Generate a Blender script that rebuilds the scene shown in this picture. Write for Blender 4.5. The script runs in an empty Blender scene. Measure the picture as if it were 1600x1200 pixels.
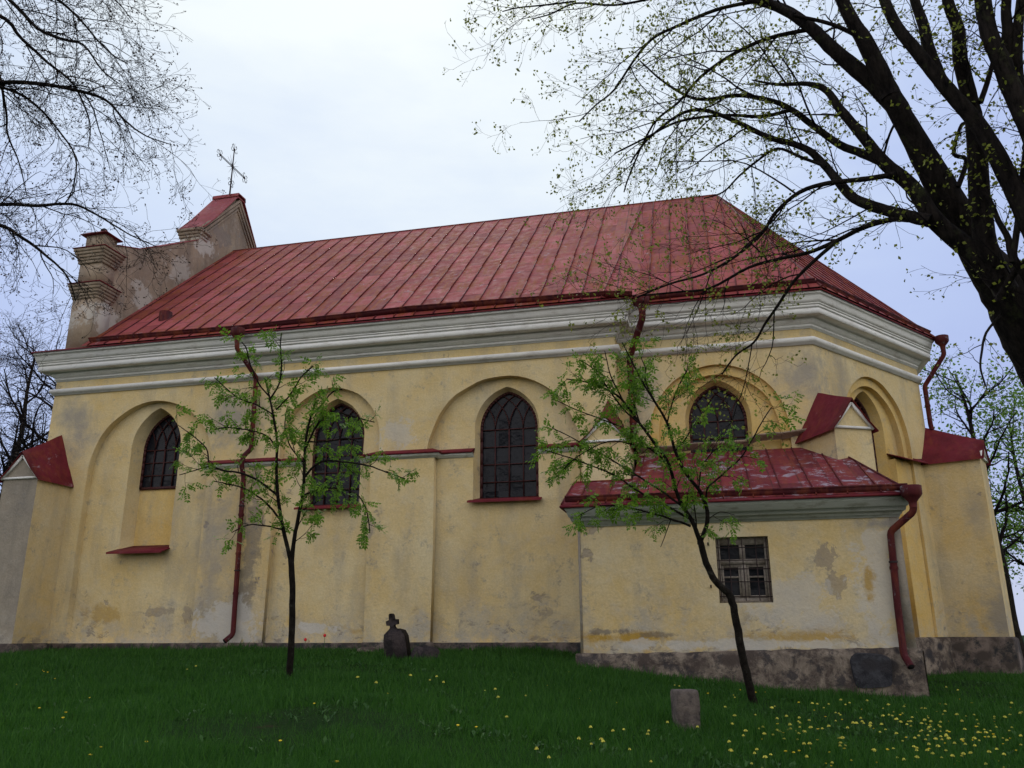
import bpy, math, random
import numpy as np
from mathutils import Vector, noise
from mathutils.geometry import tessellate_polygon
R = math.radians
D = bpy.data
sc = bpy.context.scene
COL = sc.collection
rng = random.Random(7)

# ------------------------------------------------------------------ camera
FPX, YAW, PITCH, ROLL = 1300.0, R(13.184), R(16.609), R(-0.267)
CAM = np.array((0.0, -18.0, 0.0))
_f = np.array([-math.sin(YAW)*math.cos(PITCH), math.cos(YAW)*math.cos(PITCH), math.sin(PITCH)])
_r0 = np.array([math.cos(YAW), math.sin(YAW), 0.0]); _u0 = np.cross(_r0, _f)
_r = _r0*math.cos(ROLL)+_u0*math.sin(ROLL); _u = -_r0*math.sin(ROLL)+_u0*math.cos(ROLL)
cam = D.objects.new('camera', D.cameras.new('camera')); COL.objects.link(cam)
cam.data.sensor_width = 36; cam.data.lens = 36*FPX/1600; cam.data.clip_end = 3000
from mathutils import Matrix
cam.matrix_world = Matrix(((_r[0], _u[0], -_f[0], CAM[0]), (_r[1], _u[1], -_f[1], CAM[1]), (_r[2], _u[2], -_f[2], CAM[2]), (0, 0, 0, 1)))
sc.camera = cam
def PX(u, v, depth):
    return CAM + (_r*(u-800)/FPX + _u*(600-v)/FPX + _f)*depth

# ------------------------------------------------------------------ sky, sun, exposure
SUN_EL, SUN_AZ = 48.0, -22.0     # azimuth from +y towards +x
sdir = Vector((math.sin(R(SUN_AZ))*math.cos(R(SUN_EL)), math.cos(R(SUN_AZ))*math.cos(R(SUN_EL)), math.sin(R(SUN_EL))))
sun = D.objects.new('sun', D.lights.new('sun', 'SUN')); COL.objects.link(sun)
sun.data.energy = 0.9; sun.data.angle = R(14); sun.data.color = (1.0, 0.96, 0.9)
sun.rotation_euler = sdir.to_track_quat('Z', 'Y').to_euler()
w = D.worlds.new('World'); sc.world = w; w.use_nodes = True
nt = w.node_tree; N = nt.nodes; L = nt.links; N.clear()
def wn(t, **k):
    n = N.new(t)
    for a, b in k.items(): setattr(n, a, b)
    return n
out = wn('ShaderNodeOutputWorld'); bg = wn('ShaderNodeBackground'); bg.inputs[1].default_value = 0.1
sky = wn('ShaderNodeTexSky', sky_type='NISHITA', sun_disc=False, sun_elevation=R(SUN_EL), sun_rotation=R(SUN_AZ))
tc = wn('ShaderNodeTexCoord')
dot = wn('ShaderNodeVectorMath', operation='DOT_PRODUCT'); dot.inputs[1].default_value = sdir
L.new(tc.outputs['Generated'], dot.inputs[0])
mp = wn('ShaderNodeMapping'); mp.inputs['Scale'].default_value = (1.2, 1.2, 3.5); L.new(tc.outputs['Generated'], mp.inputs[0])
no = wn('ShaderNodeTexNoise'); no.inputs['Scale'].default_value = 1.7; no.inputs['Detail'].default_value = 6; no.inputs['Roughness'].default_value = .55
L.new(mp.outputs[0], no.inputs[0])
ad = wn('ShaderNodeMath', operation='MULTIPLY_ADD'); ad.inputs[1].default_value = 0.26; L.new(no.outputs['Fac'], ad.inputs[0]); L.new(dot.outputs['Value'], ad.inputs[2])
sc1 = wn('ShaderNodeMath', operation='MULTIPLY'); sc1.inputs[1].default_value = 1/1.2; L.new(ad.outputs[0], sc1.inputs[0])
cr = wn('ShaderNodeValToRGB'); L.new(sc1.outputs[0], cr.inputs[0])
e = cr.color_ramp.elements
e[0].position = 0.0; e[0].color = (.88, .86, .86, 1)
e[1].position = 1.0; e[1].color = (.90, .97, 1.0, 1)
for p_, c_ in ((.45, (.80, .82, .92, 1)), (.80, (.50, .60, .97, 1)), (.94, (.56, .67, .98, 1)), (1.04, (.71, .82, 1.0, 1)), (1.13, (.92, .99, 1.0, 1))):
    q = cr.color_ramp.elements.new(p_/1.2); q.color = c_
e[-1].position = 1.0
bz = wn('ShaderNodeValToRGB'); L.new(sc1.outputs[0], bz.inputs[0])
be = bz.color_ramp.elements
be[0].position = 0.0; be[0].color = (.66, .66, .66, 1); be[1].position = 1.0; be[1].color = (.52, .52, .52, 1)  # unseen sky behind the camera brightened to fill the walls
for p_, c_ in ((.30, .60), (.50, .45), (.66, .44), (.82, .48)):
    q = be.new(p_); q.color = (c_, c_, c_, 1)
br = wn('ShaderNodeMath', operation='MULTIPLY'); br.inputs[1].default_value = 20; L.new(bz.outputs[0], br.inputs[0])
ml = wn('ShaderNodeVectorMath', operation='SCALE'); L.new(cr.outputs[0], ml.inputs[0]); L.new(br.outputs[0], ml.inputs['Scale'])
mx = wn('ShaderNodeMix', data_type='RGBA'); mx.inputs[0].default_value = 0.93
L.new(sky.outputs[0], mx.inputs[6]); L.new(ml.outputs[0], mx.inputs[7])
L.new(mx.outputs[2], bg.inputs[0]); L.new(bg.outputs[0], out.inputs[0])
sc.view_settings.view_transform = 'Standard'; sc.view_settings.look = 'None'
sc.view_settings.exposure = 0.0; sc.view_settings.gamma = 1.0

# ------------------------------------------------------------------ materials
class Mat:
    def __init__(s, name, rough=.9, metal=0.0, spec=.3):
        s.m = D.materials.new(name); s.m.use_nodes = True
        s.t = s.m.node_tree; s.N = s.t.nodes; s.L = s.t.links
        s.b = s.N['Principled BSDF']; s.b.inputs['Roughness'].default_value = rough
        s.b.inputs['Metallic'].default_value = metal; s.b.inputs['Specular IOR Level'].default_value = spec
        s.o = s.N['Material Output']
    def n(s, t, **k):
        n = s.N.new(t)
        for a, b in k.items(): setattr(n, a, b)
        return n
    def pos(s, scale=(1, 1, 1)):
        g = s.n('ShaderNodeNewGeometry'); m = s.n('ShaderNodeMapping'); m.inputs['Scale'].default_value = scale
        s.L.new(g.outputs['Position'], m.inputs[0]); return m.outputs[0]
    def uv(s, scale=(1, 1, 1), rot=0):
        g = s.n('ShaderNodeTexCoord'); m = s.n('ShaderNodeMapping'); m.inputs['Scale'].default_value = scale
        m.inputs['Rotation'].default_value = (0, 0, rot)
        s.L.new(g.outputs['UV'], m.inputs[0]); return m.outputs[0]
    def noise(s, vec, sc_, det=6, ro=.6, dist=0):
        n = s.n('ShaderNodeTexNoise'); n.inputs['Scale'].default_value = sc_; n.inputs['Detail'].default_value = det
        n.inputs['Roughness'].default_value = ro; n.inputs['Distortion'].default_value = dist
        s.L.new(vec, n.inputs['Vector']); return n.outputs['Fac']
    def ramp(s, v, a, b):
        n = s.n('ShaderNodeMapRange'); n.inputs['From Min'].default_value = a; n.inputs['From Max'].default_value = b
        s.L.new(v, n.inputs[0]); return n.outputs[0]
    def math(s, op, a, b=None):
        n = s.n('ShaderNodeMath', operation=op); n.use_clamp = False
        for i, x in enumerate((a, b)):
            if x is None: continue
            if isinstance(x, (int, float)): n.inputs[i].default_value = x
            else: s.L.new(x, n.inputs[i])
        return n.outputs[0]
    def mix(s, f, a, b, mode='MIX'):
        n = s.n('ShaderNodeMix', data_type='RGBA', blend_type=mode)
        for i, x in ((0, f), (6, a), (7, b)):
            if isinstance(x, (int, float)): n.inputs[i].default_value = x
            elif isinstance(x, tuple): n.inputs[i].default_value = (x[0], x[1], x[2], 1)
            else: s.L.new(x, n.inputs[i])
        return n.outputs[2]
    def base(s, c):
        if isinstance(c, tuple): s.b.inputs['Base Color'].default_value = (*c, 1)
        else: s.L.new(c, s.b.inputs['Base Color'])
    def bump(s, h, st=.4, d=.01):
        b = s.n('ShaderNodeBump'); b.inputs['Strength'].default_value = st; b.inputs['Distance'].default_value = d
        s.L.new(h, b.inputs['Height']); s.L.new(b.outputs[0], s.b.inputs['Normal'])
    def z(s):
        g = s.n('ShaderNodeNewGeometry'); x = s.n('ShaderNodeSeparateXYZ'); s.L.new(g.outputs['Position'], x.inputs[0]); return x.outputs[2]

def plaster(name, col, col2, wear=1.0, low=0.0, grey=(.30, .28, .25), top=(.55, .50, .40), marks=()):
    m = Mat(name, .95, spec=.1)
    p = m.pos()
    a = m.noise(p, .9, 8, .62); b = m.noise(p, 4.5, 8, .7); d = m.noise(m.pos((1.6, 1.6, .35)), 1.1, 6, .6)
    f = m.noise(p, 26, 4, .6)
    c = m.mix(m.ramp(a, .35, .68), col, col2)
    c = m.mix(m.math('MULTIPLY', m.ramp(b, .5, .72), .35), c, top)
    # soft vertical weather staining
    c = m.mix(m.math('MULTIPLY', m.ramp(d, .5, .78), .75*wear), c, grey)
    # small speckled lichen patches
    sp = m.math('MULTIPLY', m.ramp(b, .52, .62), m.ramp(m.noise(p, 1.7, 3, .5), .50, .62))
    sp = m.math('MULTIPLY', sp, m.ramp(m.noise(p, 20, 5, .75), .40, .60))
    c = m.mix(m.math('MULTIPLY', sp, .75*wear), c, (.20, .19, .18))
    # lime white bloom and missing paint near the foot of the wall
    z = m.z()
    zz = m.math('ADD', z, m.math('MULTIPLY', m.math('SUBTRACT', m.noise(p, 1.3, 7, .65), .5), 3.4))
    foot = m.ramp(zz, .75+low, -.15+low)
    fn = m.noise(p, 3.0, 8, .7)
    c = m.mix(m.math('MULTIPLY', foot, m.math('MULTIPLY', m.ramp(fn, .40, .56), .85)), c, (.46, .42, .35))
    c = m.mix(m.math('MULTIPLY', foot, m.math('MULTIPLY', m.ramp(m.noise(m.pos((1, 1, 1.6)), 2.1, 8, .75, .6), .56, .60), .8)), c, (.25, .22, .19))
    c = m.mix(m.math('MULTIPLY', foot, m.math('MULTIPLY', m.ramp(m.noise(m.pos((.8, .8, 1.3)), 1.5, 7, .68, .3), .56, .66), .6)), c, (.50, .30, .06))
    # lost skim coat with sharp edges
    pe = m.ramp(m.noise(p, .75, 9, .66, .5), .655, .668)
    c = m.mix(m.math('MULTIPLY', pe, .8*wear), c, (.33, .28, .23))
    c = m.mix(m.math('MULTIPLY', m.ramp(f, .3, .8), .22), c, (.18, .15, .10), 'MULTIPLY')
    for (cx_, cy_, cz_), (rx_, rz_), kind, amt in marks:     # stains and lost patches at their own places
        g_ = m.n('ShaderNodeNewGeometry'); mp_ = m.n('ShaderNodeMapping'); mp_.vector_type = 'TEXTURE'
        mp_.inputs['Location'].default_value = (cx_, cy_, cz_); mp_.inputs['Scale'].default_value = (rx_, (3 if cx_ > -15.65 or cx_ == -15.9 else .6), rz_)
        m.L.new(g_.outputs['Position'], mp_.inputs[0]); ln_ = m.n('ShaderNodeVectorMath', operation='LENGTH'); m.L.new(mp_.outputs[0], ln_.inputs[0])
        nn_ = m.noise(p, 2.6 if kind != 'streak' else 1.4, 9, .72, .3)
        rr_ = m.math('ADD', ln_.outputs['Value'], m.math('MULTIPLY', m.math('SUBTRACT', nn_, .5), 4.2))
        if kind == 'peel': c = m.mix(m.math('MULTIPLY', m.ramp(rr_, .95, .88), amt), c, (.24, .20, .17))
        elif kind == 'pale': c = m.mix(m.math('MULTIPLY', m.ramp(rr_, 1.0, .7), amt), c, (.56, .53, .48))
        elif kind == 'ochre': c = m.mix(m.math('MULTIPLY', m.ramp(rr_, 1.1, .5), amt), c, (.44, .27, .05))
        elif kind == 'dark': c = m.mix(m.math('MULTIPLY', m.ramp(rr_, 1.0, .6), amt), c, (.14, .13, .125))
        else: c = m.mix(m.math('MULTIPLY', m.ramp(rr_, 1.2, .1), amt), c, grey)
    m.base(c)
    h = m.math('ADD', m.math('MULTIPLY', a, 2.0), m.math('ADD', m.math('MULTIPLY', b, .8), m.math('MULTIPLY', f, .22)))
    h = m.math('SUBTRACT', h, m.math('MULTIPLY', pe, .35))
    m.bump(h, .75, .035)
    return m.m
M = {}
M['yellow'] = plaster('yellow_plaster', (.68, .51, .235), (.72, .60, .36), .75, marks=[((-11.3, 0, 5.2), (.8, .8), 'streak', .8), ((-15.9, 0, 5.1), (.55, .9), 'streak', .8), ((-11.9, 0, 2.2), (.5, 1.8), 'streak', .5), ((-7.0, 0, 4.5), (.5, .35), 'pale', .5), ((-13.0, .2, .50), (.45, .09), 'peel', .5), ((-12.2, 0, .45), (.14, .25), 'peel', .5), ((-14.5, .2, .45), (.5, .25), 'ochre', .6), ((2.2, .5, 5.4), (.5, .8), 'streak', .7), ((3.2, 1.2, 5.2), (.8, .8), 'streak', .5), ((-8.8, 0, .12), (.5, .12), 'pale', .8), ((-1.2, .5, 5.2), (.4, 1.2), 'streak', .7)])
M['pier'] = plaster('stained_pier_plaster', (.64, .47, .21), (.62, .50, .30), 1.2, .2, marks=[((-10.5, -.1, 2.0), (.24, 2.6), 'dark', .6), ((-11.4, -.1, 1.6), (.45, 2.2), 'streak', .6), ((-10.9, -.1, .2), (.9, .5), 'pale', .7)])
M['yellow_worn'] = plaster('worn_yellow_plaster', (.66, .49, .22), (.67, .57, .37), .9, -.1, marks=[((1.93, -2.6, 1.2), (.20, .22), 'peel', .6), ((2.05, -2.6, .75), (.16, .28), 'peel', .55), ((-1.6, -2.6, -.10), (1.1, .10), 'ochre', .95), ((-1.9, -2.6, .0), (.45, .08), 'dark', .7), ((-.9, -2.6, -.06), (.4, .06), 'dark', .6), ((2.7, -2.6, .6), (.45, 1.1), 'pale', .6), ((2.55, -2.6, .75), (.12, .35), 'ochre', .8), ((1.4, -2.6, -.1), (1.0, .14), 'ochre', .7), ((1.3, -2.6, .4), (.8, .5), 'pale', .5), ((.4, -2.6, -.22), (2.6, .10), 'pale', .7), ((2.9, -2.6, 1.75), (.8, .12), 'streak', .9), ((6.3, 3.6, .3), (.35, .8), 'streak', .75), ((6.2, 3.6, 2.6), (.3, .5), 'streak', .5)])
M['ochre'] = plaster('ochre_niche_plaster', (.68, .46, .15), (.72, .54, .24), .5, -.4)
M['grey_plaster'] = plaster('grey_plaster', (.36, .31, .24), (.27, .24, .20), 1.2, .0, (.20, .18, .15), (.46, .42, .35))
M['gable_plaster'] = plaster('weathered_gable_plaster', (.40, .31, .225), (.25, .195, .15), 1.3, -20, (.17, .14, .12), (.62, .56, .48), marks=[((-15.7, 1.6, 9.4), (2, .5), 'pale', .6), ((-15.7, 3.2, 11.0), (2, .5), 'pale', .5), ((-15.7, 4.3, 12.4), (1, .3), 'pale', .8), ((-15.7, 5.2, 13.2), (1, .35), 'peel', .8), ((-15.7, .2, 8.2), (1, .45), 'pale', .6)])

def white_plaster(name, c1, c2, c3, amt):
    m = Mat(name, .85, spec=.2)
    p = m.pos()
    c = m.mix(m.ramp(m.noise(p, 1.2, 6), .35, .7), c1, c2)
    c = m.mix(m.math('MULTIPLY', m.ramp(m.noise(m.pos((1, 1, 4)), 2.2, 9, .7), .52, .64), amt), c, c3)
    c = m.mix(m.math('MULTIPLY', m.ramp(m.noise(p, 9, 8, .75), .56, .70), .35), c, (.30, .27, .22))
    m.base(c); m.bump(m.noise(p, 14, 6, .7), .5, .012)
    return m.m
M['white'] = white_plaster('white_cornice_paint', (.74, .735, .71), (.82, .81, .76), (.46, .42, .37), .5)
M['green_white'] = white_plaster('greenish_white_paint', (.54, .56, .50), (.62, .63, .58), (.30, .29, .22), .7)

def stone(name, c1, c2, c3, sc_=2.2, bs=.9):
    m = Mat(name, .95, spec=.15)
    p = m.pos()
    a = m.noise(p, sc_, 9, .7, .4)
    v = m.n('ShaderNodeTexVoronoi'); v.inputs['Scale'].default_value = 1.6; m.L.new(m.pos((1, 1, 1.5)), v.inputs['Vector'])
    c = m.mix(m.ramp(a, .42, .60), c1, c2)
    c = m.mix(m.math('MULTIPLY', m.ramp(m.noise(p, 3.4, 9, .78), .50, .58), .85), c, c3)
    c = m.mix(m.ramp(v.outputs['Distance'], .34, .22), c, m.mix(m.ramp(m.noise(p, .9, 2), .45, .6), c1, (.045, .042, .045)))
    m.base(c); m.bump(m.math('ADD', a, m.math('MULTIPLY', m.noise(p, 17, 8, .8), .5)), bs, .06)
    return m.m
M['plinth'] = stone('rough_plinth_render', (.085, .066, .056), (.30, .245, .19), (.05, .045, .047), 3.0, 1.0)
M['plinth_dark'] = stone('dark_stained_plinth', (.07, .056, .048), (.19, .15, .125), (.025, .03, .032), 3.0, 1.0)
M['grave'] = stone('dark_gravestone', (.045, .036, .036), (.075, .058, .055), (.022, .02, .021), 4)
M['post'] = stone('granite_post_stone', (.12, .10, .09), (.2, .165, .14), (.06, .05, .05), 9)
M['boulder'] = stone('fieldstone', (.04, .04, .046), (.07, .07, .078), (.02, .02, .024), 7)

def roofmat(name, c1, c2, rust, wear, brick=True, wearcol=(.36, .27, .30), patch=3.1, lo=.60):
    m = Mat(name, .7, spec=.22)
    uv = m.uv()
    if brick:
        b = m.n('ShaderNodeTexBrick'); b.offset = .5; b.inputs['Scale'].default_value = 1
        b.inputs['Mortar Size'].default_value = .016; b.inputs['Brick Width'].default_value = .74; b.inputs['Row Height'].default_value = .50
        b.inputs['Color1'].default_value = (*c1, 1); b.inputs['Color2'].default_value = (*c2, 1)
        b.inputs['Mortar'].default_value = (.10, .02, .022, 1)
        s = m.n('ShaderNodeSeparateXYZ'); cm = m.n('ShaderNodeCombineXYZ')
        m.L.new(uv, s.inputs[0]); m.L.new(s.outputs[1], cm.inputs[0]); m.L.new(s.outputs[0], cm.inputs[1])
        m.L.new(cm.outputs[0], b.inputs['Vector']); c = b.outputs['Color']
    else:
        c = m.mix(m.ramp(m.noise(m.pos(), 2, 4), .35, .65), c1, c2)
    p = m.pos()
    st = m.noise(m.uv((9, 1.1, 1)), 1.0, 6, .62) if brick else m.noise(m.pos((6, 6, 1)), 1, 6, .6)
    big = m.noise(p, .55, 3, .5)
    rf = m.math('MULTIPLY', m.ramp(st, .44, .60), m.ramp(m.noise(m.pos(), 1.3, 4, .6), .40, .54))
    c = m.mix(m.math('MULTIPLY', rf, rust), c, (.25, .062, .022))
    pf = m.math('MULTIPLY', m.ramp(m.noise(p, patch, 9, .78, .4), lo, lo+.05), m.ramp(m.noise(p, patch*.3, 3, .5), .44, .56))
    c = m.mix(m.math('MULTIPLY', pf, wear), c, wearcol)
    c = m.mix(m.math('MULTIPLY', m.ramp(m.noise(p, 8, 6, .7), .45, .75), .35), c, (.45, .35, .4), 'MULTIPLY')
    m.base(c)
    m.L.new(m.ramp(m.noise(p, 5, 5, .6), -.9, .95), m.b.inputs['Roughness'])
    m.bump(m.math('ADD', m.noise(p, 2.6, 4, .5), m.math('MULTIPLY', m.noise(p, 30, 3, .6), .08)), .55, .03)
    return m.m
M['roof'] = roofmat('painted_red_sheet_roof', (.36, .078, .080), (.19, .034, .032), 1.25, 1.0)
M['roof2'] = roofmat('flaking_red_sheet_roof', (.21, .030, .037), (.12, .017, .021), .5, 1.2, True, (.33, .27, .30), 3.6, .53)
M['red'] = roofmat('painted_red_sheet_trim', (.165, .017, .028), (.125, .012, .020), .35, .5, False)
M['red_dark'] = roofmat('dark_red_gutter_paint', (.075, .009, .013), (.05, .007, .010), .5, .85, False, (.16, .13, .14))
M['gsheet'] = roofmat('faded_red_gable_sheet', (.30, .07, .075), (.24, .05, .055), .3, .8, False)
M['seam'] = roofmat('grimy_seam_paint', (.13, .020, .025), (.09, .014, .018), .7, .3, False, (.2, .15, .16))
M['pipe'] = roofmat('flaking_red_pipe_paint', (.075, .009, .012), (.052, .007, .010), .4, .9, False, (.20, .19, .20), 6.5, .57)

def simple(name, col, rough=.8, metal=0, spec=.3, var=.3, sc_=8, bump=.2):
    m = Mat(name, rough, metal, spec); p = m.pos()
    m.base(m.mix(m.ramp(m.noise(p, sc_, 6, .65), .3, .7), tuple(x*(1-var) for x in col), tuple(min(1, x*(1+var)) for x in col)))
    if bump: m.bump(m.noise(p, sc_*3, 5, .6), bump, .01)
    return m.m
M['iron'] = simple('rusty_iron_bar', (.030, .018, .018), .75, .3)
M['lead'] = simple('window_frame_red_brown', (.050, .012, .012), .6)
M['wood'] = simple('weathered_grey_wood', (.26, .225, .19), .85, var=.4, sc_=20)
M['pipe_mouth'] = simple('pipe_hollow_shade', (.008, .007, .007), 1)  # near-black colour stands in for the shade inside the hollow pipe
M['tulip'] = simple('red_petal', (.55, .015, .02), .5)
M['yellow_petal'] = simple('dandelion_petal', (.80, .55, .015), .7, bump=0)
M['pale_petal'] = simple('cowslip_petal', (.72, .66, .10), .7, bump=0)
def glassmat():
    m = Mat('dark_window_glass', .12, spec=.17); p = m.pos()
    m.base((.012, .013, .018))
    m.bump(m.math('ADD', m.noise(p, 2.6, 5, .6), m.math('MULTIPLY', m.noise(p, 9, 3), .4)), .55, .05)
    m.L.new(m.ramp(m.noise(p, 3, 6, .7), .1, 2.6), m.b.inputs['Roughness'])
    bn = m.b.inputs['Normal'].links[0].from_socket
    sn = m.n('ShaderNodeVectorMath', operation='SNAP'); sn.inputs[1].default_value = (.31, .31, .345); m.L.new(p, sn.inputs[0])
    wn_ = m.n('ShaderNodeTexWhiteNoise'); m.L.new(sn.outputs[0], wn_.inputs['Vector'])
    a1 = m.n('ShaderNodeVectorMath', operation='SUBTRACT'); a1.inputs[1].default_value = (.5, .5, .5); m.L.new(wn_.outputs['Color'], a1.inputs[0])
    a2 = m.n('ShaderNodeVectorMath', operation='SCALE'); a2.inputs['Scale'].default_value = .22; m.L.new(a1.outputs[0], a2.inputs[0])
    a3 = m.n('ShaderNodeVectorMath', operation='ADD'); m.L.new(bn, a3.inputs[0]); m.L.new(a2.outputs[0], a3.inputs[1])
    a4 = m.n('ShaderNodeVectorMath', operation='NORMALIZE'); m.L.new(a3.outputs[0], a4.inputs[0]); m.L.new(a4.outputs[0], m.b.inputs['Normal'])
    return m.m
M['glass'] = glassmat()
M['void'] = simple('dark_room', (.010, .009, .009), 1)
def bark(name, c1, c2, c3=None, s=(1, 1, .25), sc_=22):
    m = Mat(name, .95, spec=.1); p = m.pos(s)
    a = m.noise(p, sc_, 7, .7)
    c = m.mix(m.ramp(a, .35, .65), c1, c2)
    if c3: c = m.mix(m.math('MULTIPLY', m.ramp(m.noise(m.pos(), 7, 6, .7), .56, .66), .7), c, c3)
    m.base(c); m.bump(a, 1.0, .06)
    return m.m
M['bark'] = bark('dark_wet_bark', (.006, .005, .005), (.034, .027, .023), (.045, .050, .022))
M['twig'] = bark('twig_bark', (.007, .006, .007), (.016, .012, .012))
M['sap_bark'] = bark('smooth_sapling_bark', (.010, .008, .007), (.026, .021, .017), (.06, .058, .046), (1, 1, .6), 16)
def leafmat(name, c1, c2, tr=.45):
    m = Mat(name, .6, spec=.25)
    g = m.n('ShaderNodeNewGeometry')
    c = m.mix(g.outputs['Random Per Island'], c1, c2)
    m.base(c)
    t = m.n('ShaderNodeBsdfTranslucent'); m.L.new(c, t.inputs[0])
    x = m.n('ShaderNodeMixShader'); x.inputs[0].default_value = tr
    m.L.new(m.b.outputs[0], x.inputs[1]); m.L.new(t.outputs[0], x.inputs[2]); m.L.new(x.outputs[0], m.o.inputs[0])
    return m.m
M['rowan'] = leafmat('fresh_rowan_leaf', (.06, .15, .014), (.19, .35, .03))
M['maple'] = leafmat('young_maple_leaf', (.10, .12, .02), (.28, .32, .045))
M['bud'] = leafmat('brown_bud', (.035, .022, .016), (.07, .045, .03), .2)
M['farleaf'] = leafmat('spring_green_leaf', (.08, .17, .025), (.18, .32, .05))
M['grass'] = leafmat('grass_blade', (.015, .070, .008), (.052, .155, .016), .35)
M['weed'] = leafmat('broad_weed_leaf', (.022, .075, .012), (.06, .14, .03), .25)
M['stem'] = simple('green_flower_stem', (.05, .12, .025), .7, bump=0)
def groundmat():
    m = Mat('turf_soil', 1, spec=.05); p = m.pos()
    c = m.mix(m.ramp(m.noise(p, .8, 8, .65), .35, .65), (.010, .028, .006), (.016, .038, .008))
    c = m.mix(m.ramp(m.noise(p, 1.3, 6, .6), .66, .72), c, (.030, .024, .014))
    m.base(c); m.bump(m.noise(p, 12, 6, .7), .8, .05)
    return m.m
M['ground'] = groundmat()

# ------------------------------------------------------------------ mesh helpers
def loc(parent):
    return Vector((0, 0, 0)) if parent is None else parent['_org'] if False else ORG.get(parent.name, Vector((0, 0, 0)))
ORG = {}
class MB:
    def __init__(s): s.v = []; s.f = []; s.uv = []; s.hasuv = False
    def add(s, vs, fs, uvs=None):
        o = len(s.v); s.v += [tuple(x) for x in vs]; s.f += [tuple(i+o for i in f) for f in fs]
        if uvs is not None: s.hasuv = True; s.uv += [tuple(x) for x in uvs]
        else: s.uv += [(x[0], x[2]) for x in vs]
    def box(s, a, b):
        x0, y0, z0 = a; x1, y1, z1 = b
        s.add([(x, y, z) for x in (x0, x1) for y in (y0, y1) for z in (z0, z1)],
              [(0, 1, 3, 2), (4, 6, 7, 5), (0, 4, 5, 1), (2, 3, 7, 6), (0, 2, 6, 4), (1, 5, 7, 3)])
    def obox(s, c, ax, ay, az):      # centre and three half axes
        c = Vector(c); ax, ay, az = map(Vector, (ax, ay, az))
        s.add([c+i*ax+j*ay+k*az for i in (-1, 1) for j in (-1, 1) for k in (-1, 1)],
              [(0, 1, 3, 2), (4, 6, 7, 5), (0, 4, 5, 1), (2, 3, 7, 6), (0, 2, 6, 4), (1, 5, 7, 3)])
    def bar(s, a, b, w_, h_, n):     # flat bar from a to b, n = normal of its broad side
        a = Vector(a); b = Vector(b); d = (b-a); l = d.length
        if l < 1e-6: return
        d /= l; n = Vector(n); t = d.cross(n).normalized(); n2 = t.cross(d).normalized()
        s.obox((a+b)/2, d*(l/2), t*(w_/2), n2*(h_/2))
    def tube(s, pts, rad, sides=8, cap=True):
        P = np.asarray(pts, float); n = len(P)
        if np.isscalar(rad): rad = [rad]*n
        rad = np.asarray(rad, float)
        T = np.gradient(P, axis=0); T /= np.linalg.norm(T, axis=1)[:, None]+1e-12
        ref = np.array((0, 0, 1.)) if abs(T[:, 2]).max() < .95 else np.array((.31, .95, .05)) if abs(T[:, 1]).max() < .9 else np.array((.8, .2, .55))
        A = np.cross(T, ref); A /= np.linalg.norm(A, axis=1)[:, None]+1e-12
        B = np.cross(T, A)
        th = np.arange(sides)*2*math.pi/sides
        V = P[:, None, :]+rad[:, None, None]*(A[:, None, :]*np.cos(th)[None, :, None]+B[:, None, :]*np.sin(th)[None, :, None])
        fs = []
        for i in range(n-1):
            for j in range(sides):
                k = (j+1) % sides
                fs.append((i*sides+j, i*sides+k, (i+1)*sides+k, (i+1)*sides+j))
        if cap: fs.append(tuple(range(sides))); fs.append(tuple((n-1)*sides+j for j in range(sides)))
        s.add(V.reshape(-1, 3).tolist(), fs)
    def build(s, name, mat, parent=None, smooth=False, org=None):
        me = D.meshes.new(name)
        o_ = Vector(org) if org is not None else loc(parent)
        V = np.array(s.v, float)-np.array(o_)
        nf = len(s.f); ln = np.array([len(f) for f in s.f], int); li = np.concatenate([np.array(f, int) for f in s.f])
        me.vertices.add(len(V)); me.vertices.foreach_set('co', V.ravel())
        me.loops.add(len(li)); me.loops.foreach_set('vertex_index', li)
        me.polygons.add(nf); st = np.concatenate(([0], np.cumsum(ln)[:-1])); me.polygons.foreach_set('loop_start', st)
        me.update(calc_edges=True)
        if s.hasuv:
            ul = me.uv_layers.new(name='uv'); ul.data.foreach_set('uv', np.array(s.uv)[li].ravel())
        if smooth: me.polygons.foreach_set('use_smooth', [True]*nf)
        me.materials.append(mat); me.validate()
        o = D.objects.new(name, me); COL.objects.link(o)
        if parent is not None:
            o.parent = parent; ORG[o.name] = o_
        else:
            o.location = o_; ORG[o.name] = o_
        return o
def tag(o, label, cat, group=None, kind=None):
    if label: o['label'] = label
    if cat: o['category'] = cat
    if group: o['group'] = group
    if kind: o['kind'] = kind
    return o
def thing(name, label, cat, at, group=None):
    o = D.objects.new(name, None); COL.objects.link(o); o.location = at; o.empty_display_size = .2
    ORG[o.name] = Vector(at); return tag(o, label, cat, group)

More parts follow.
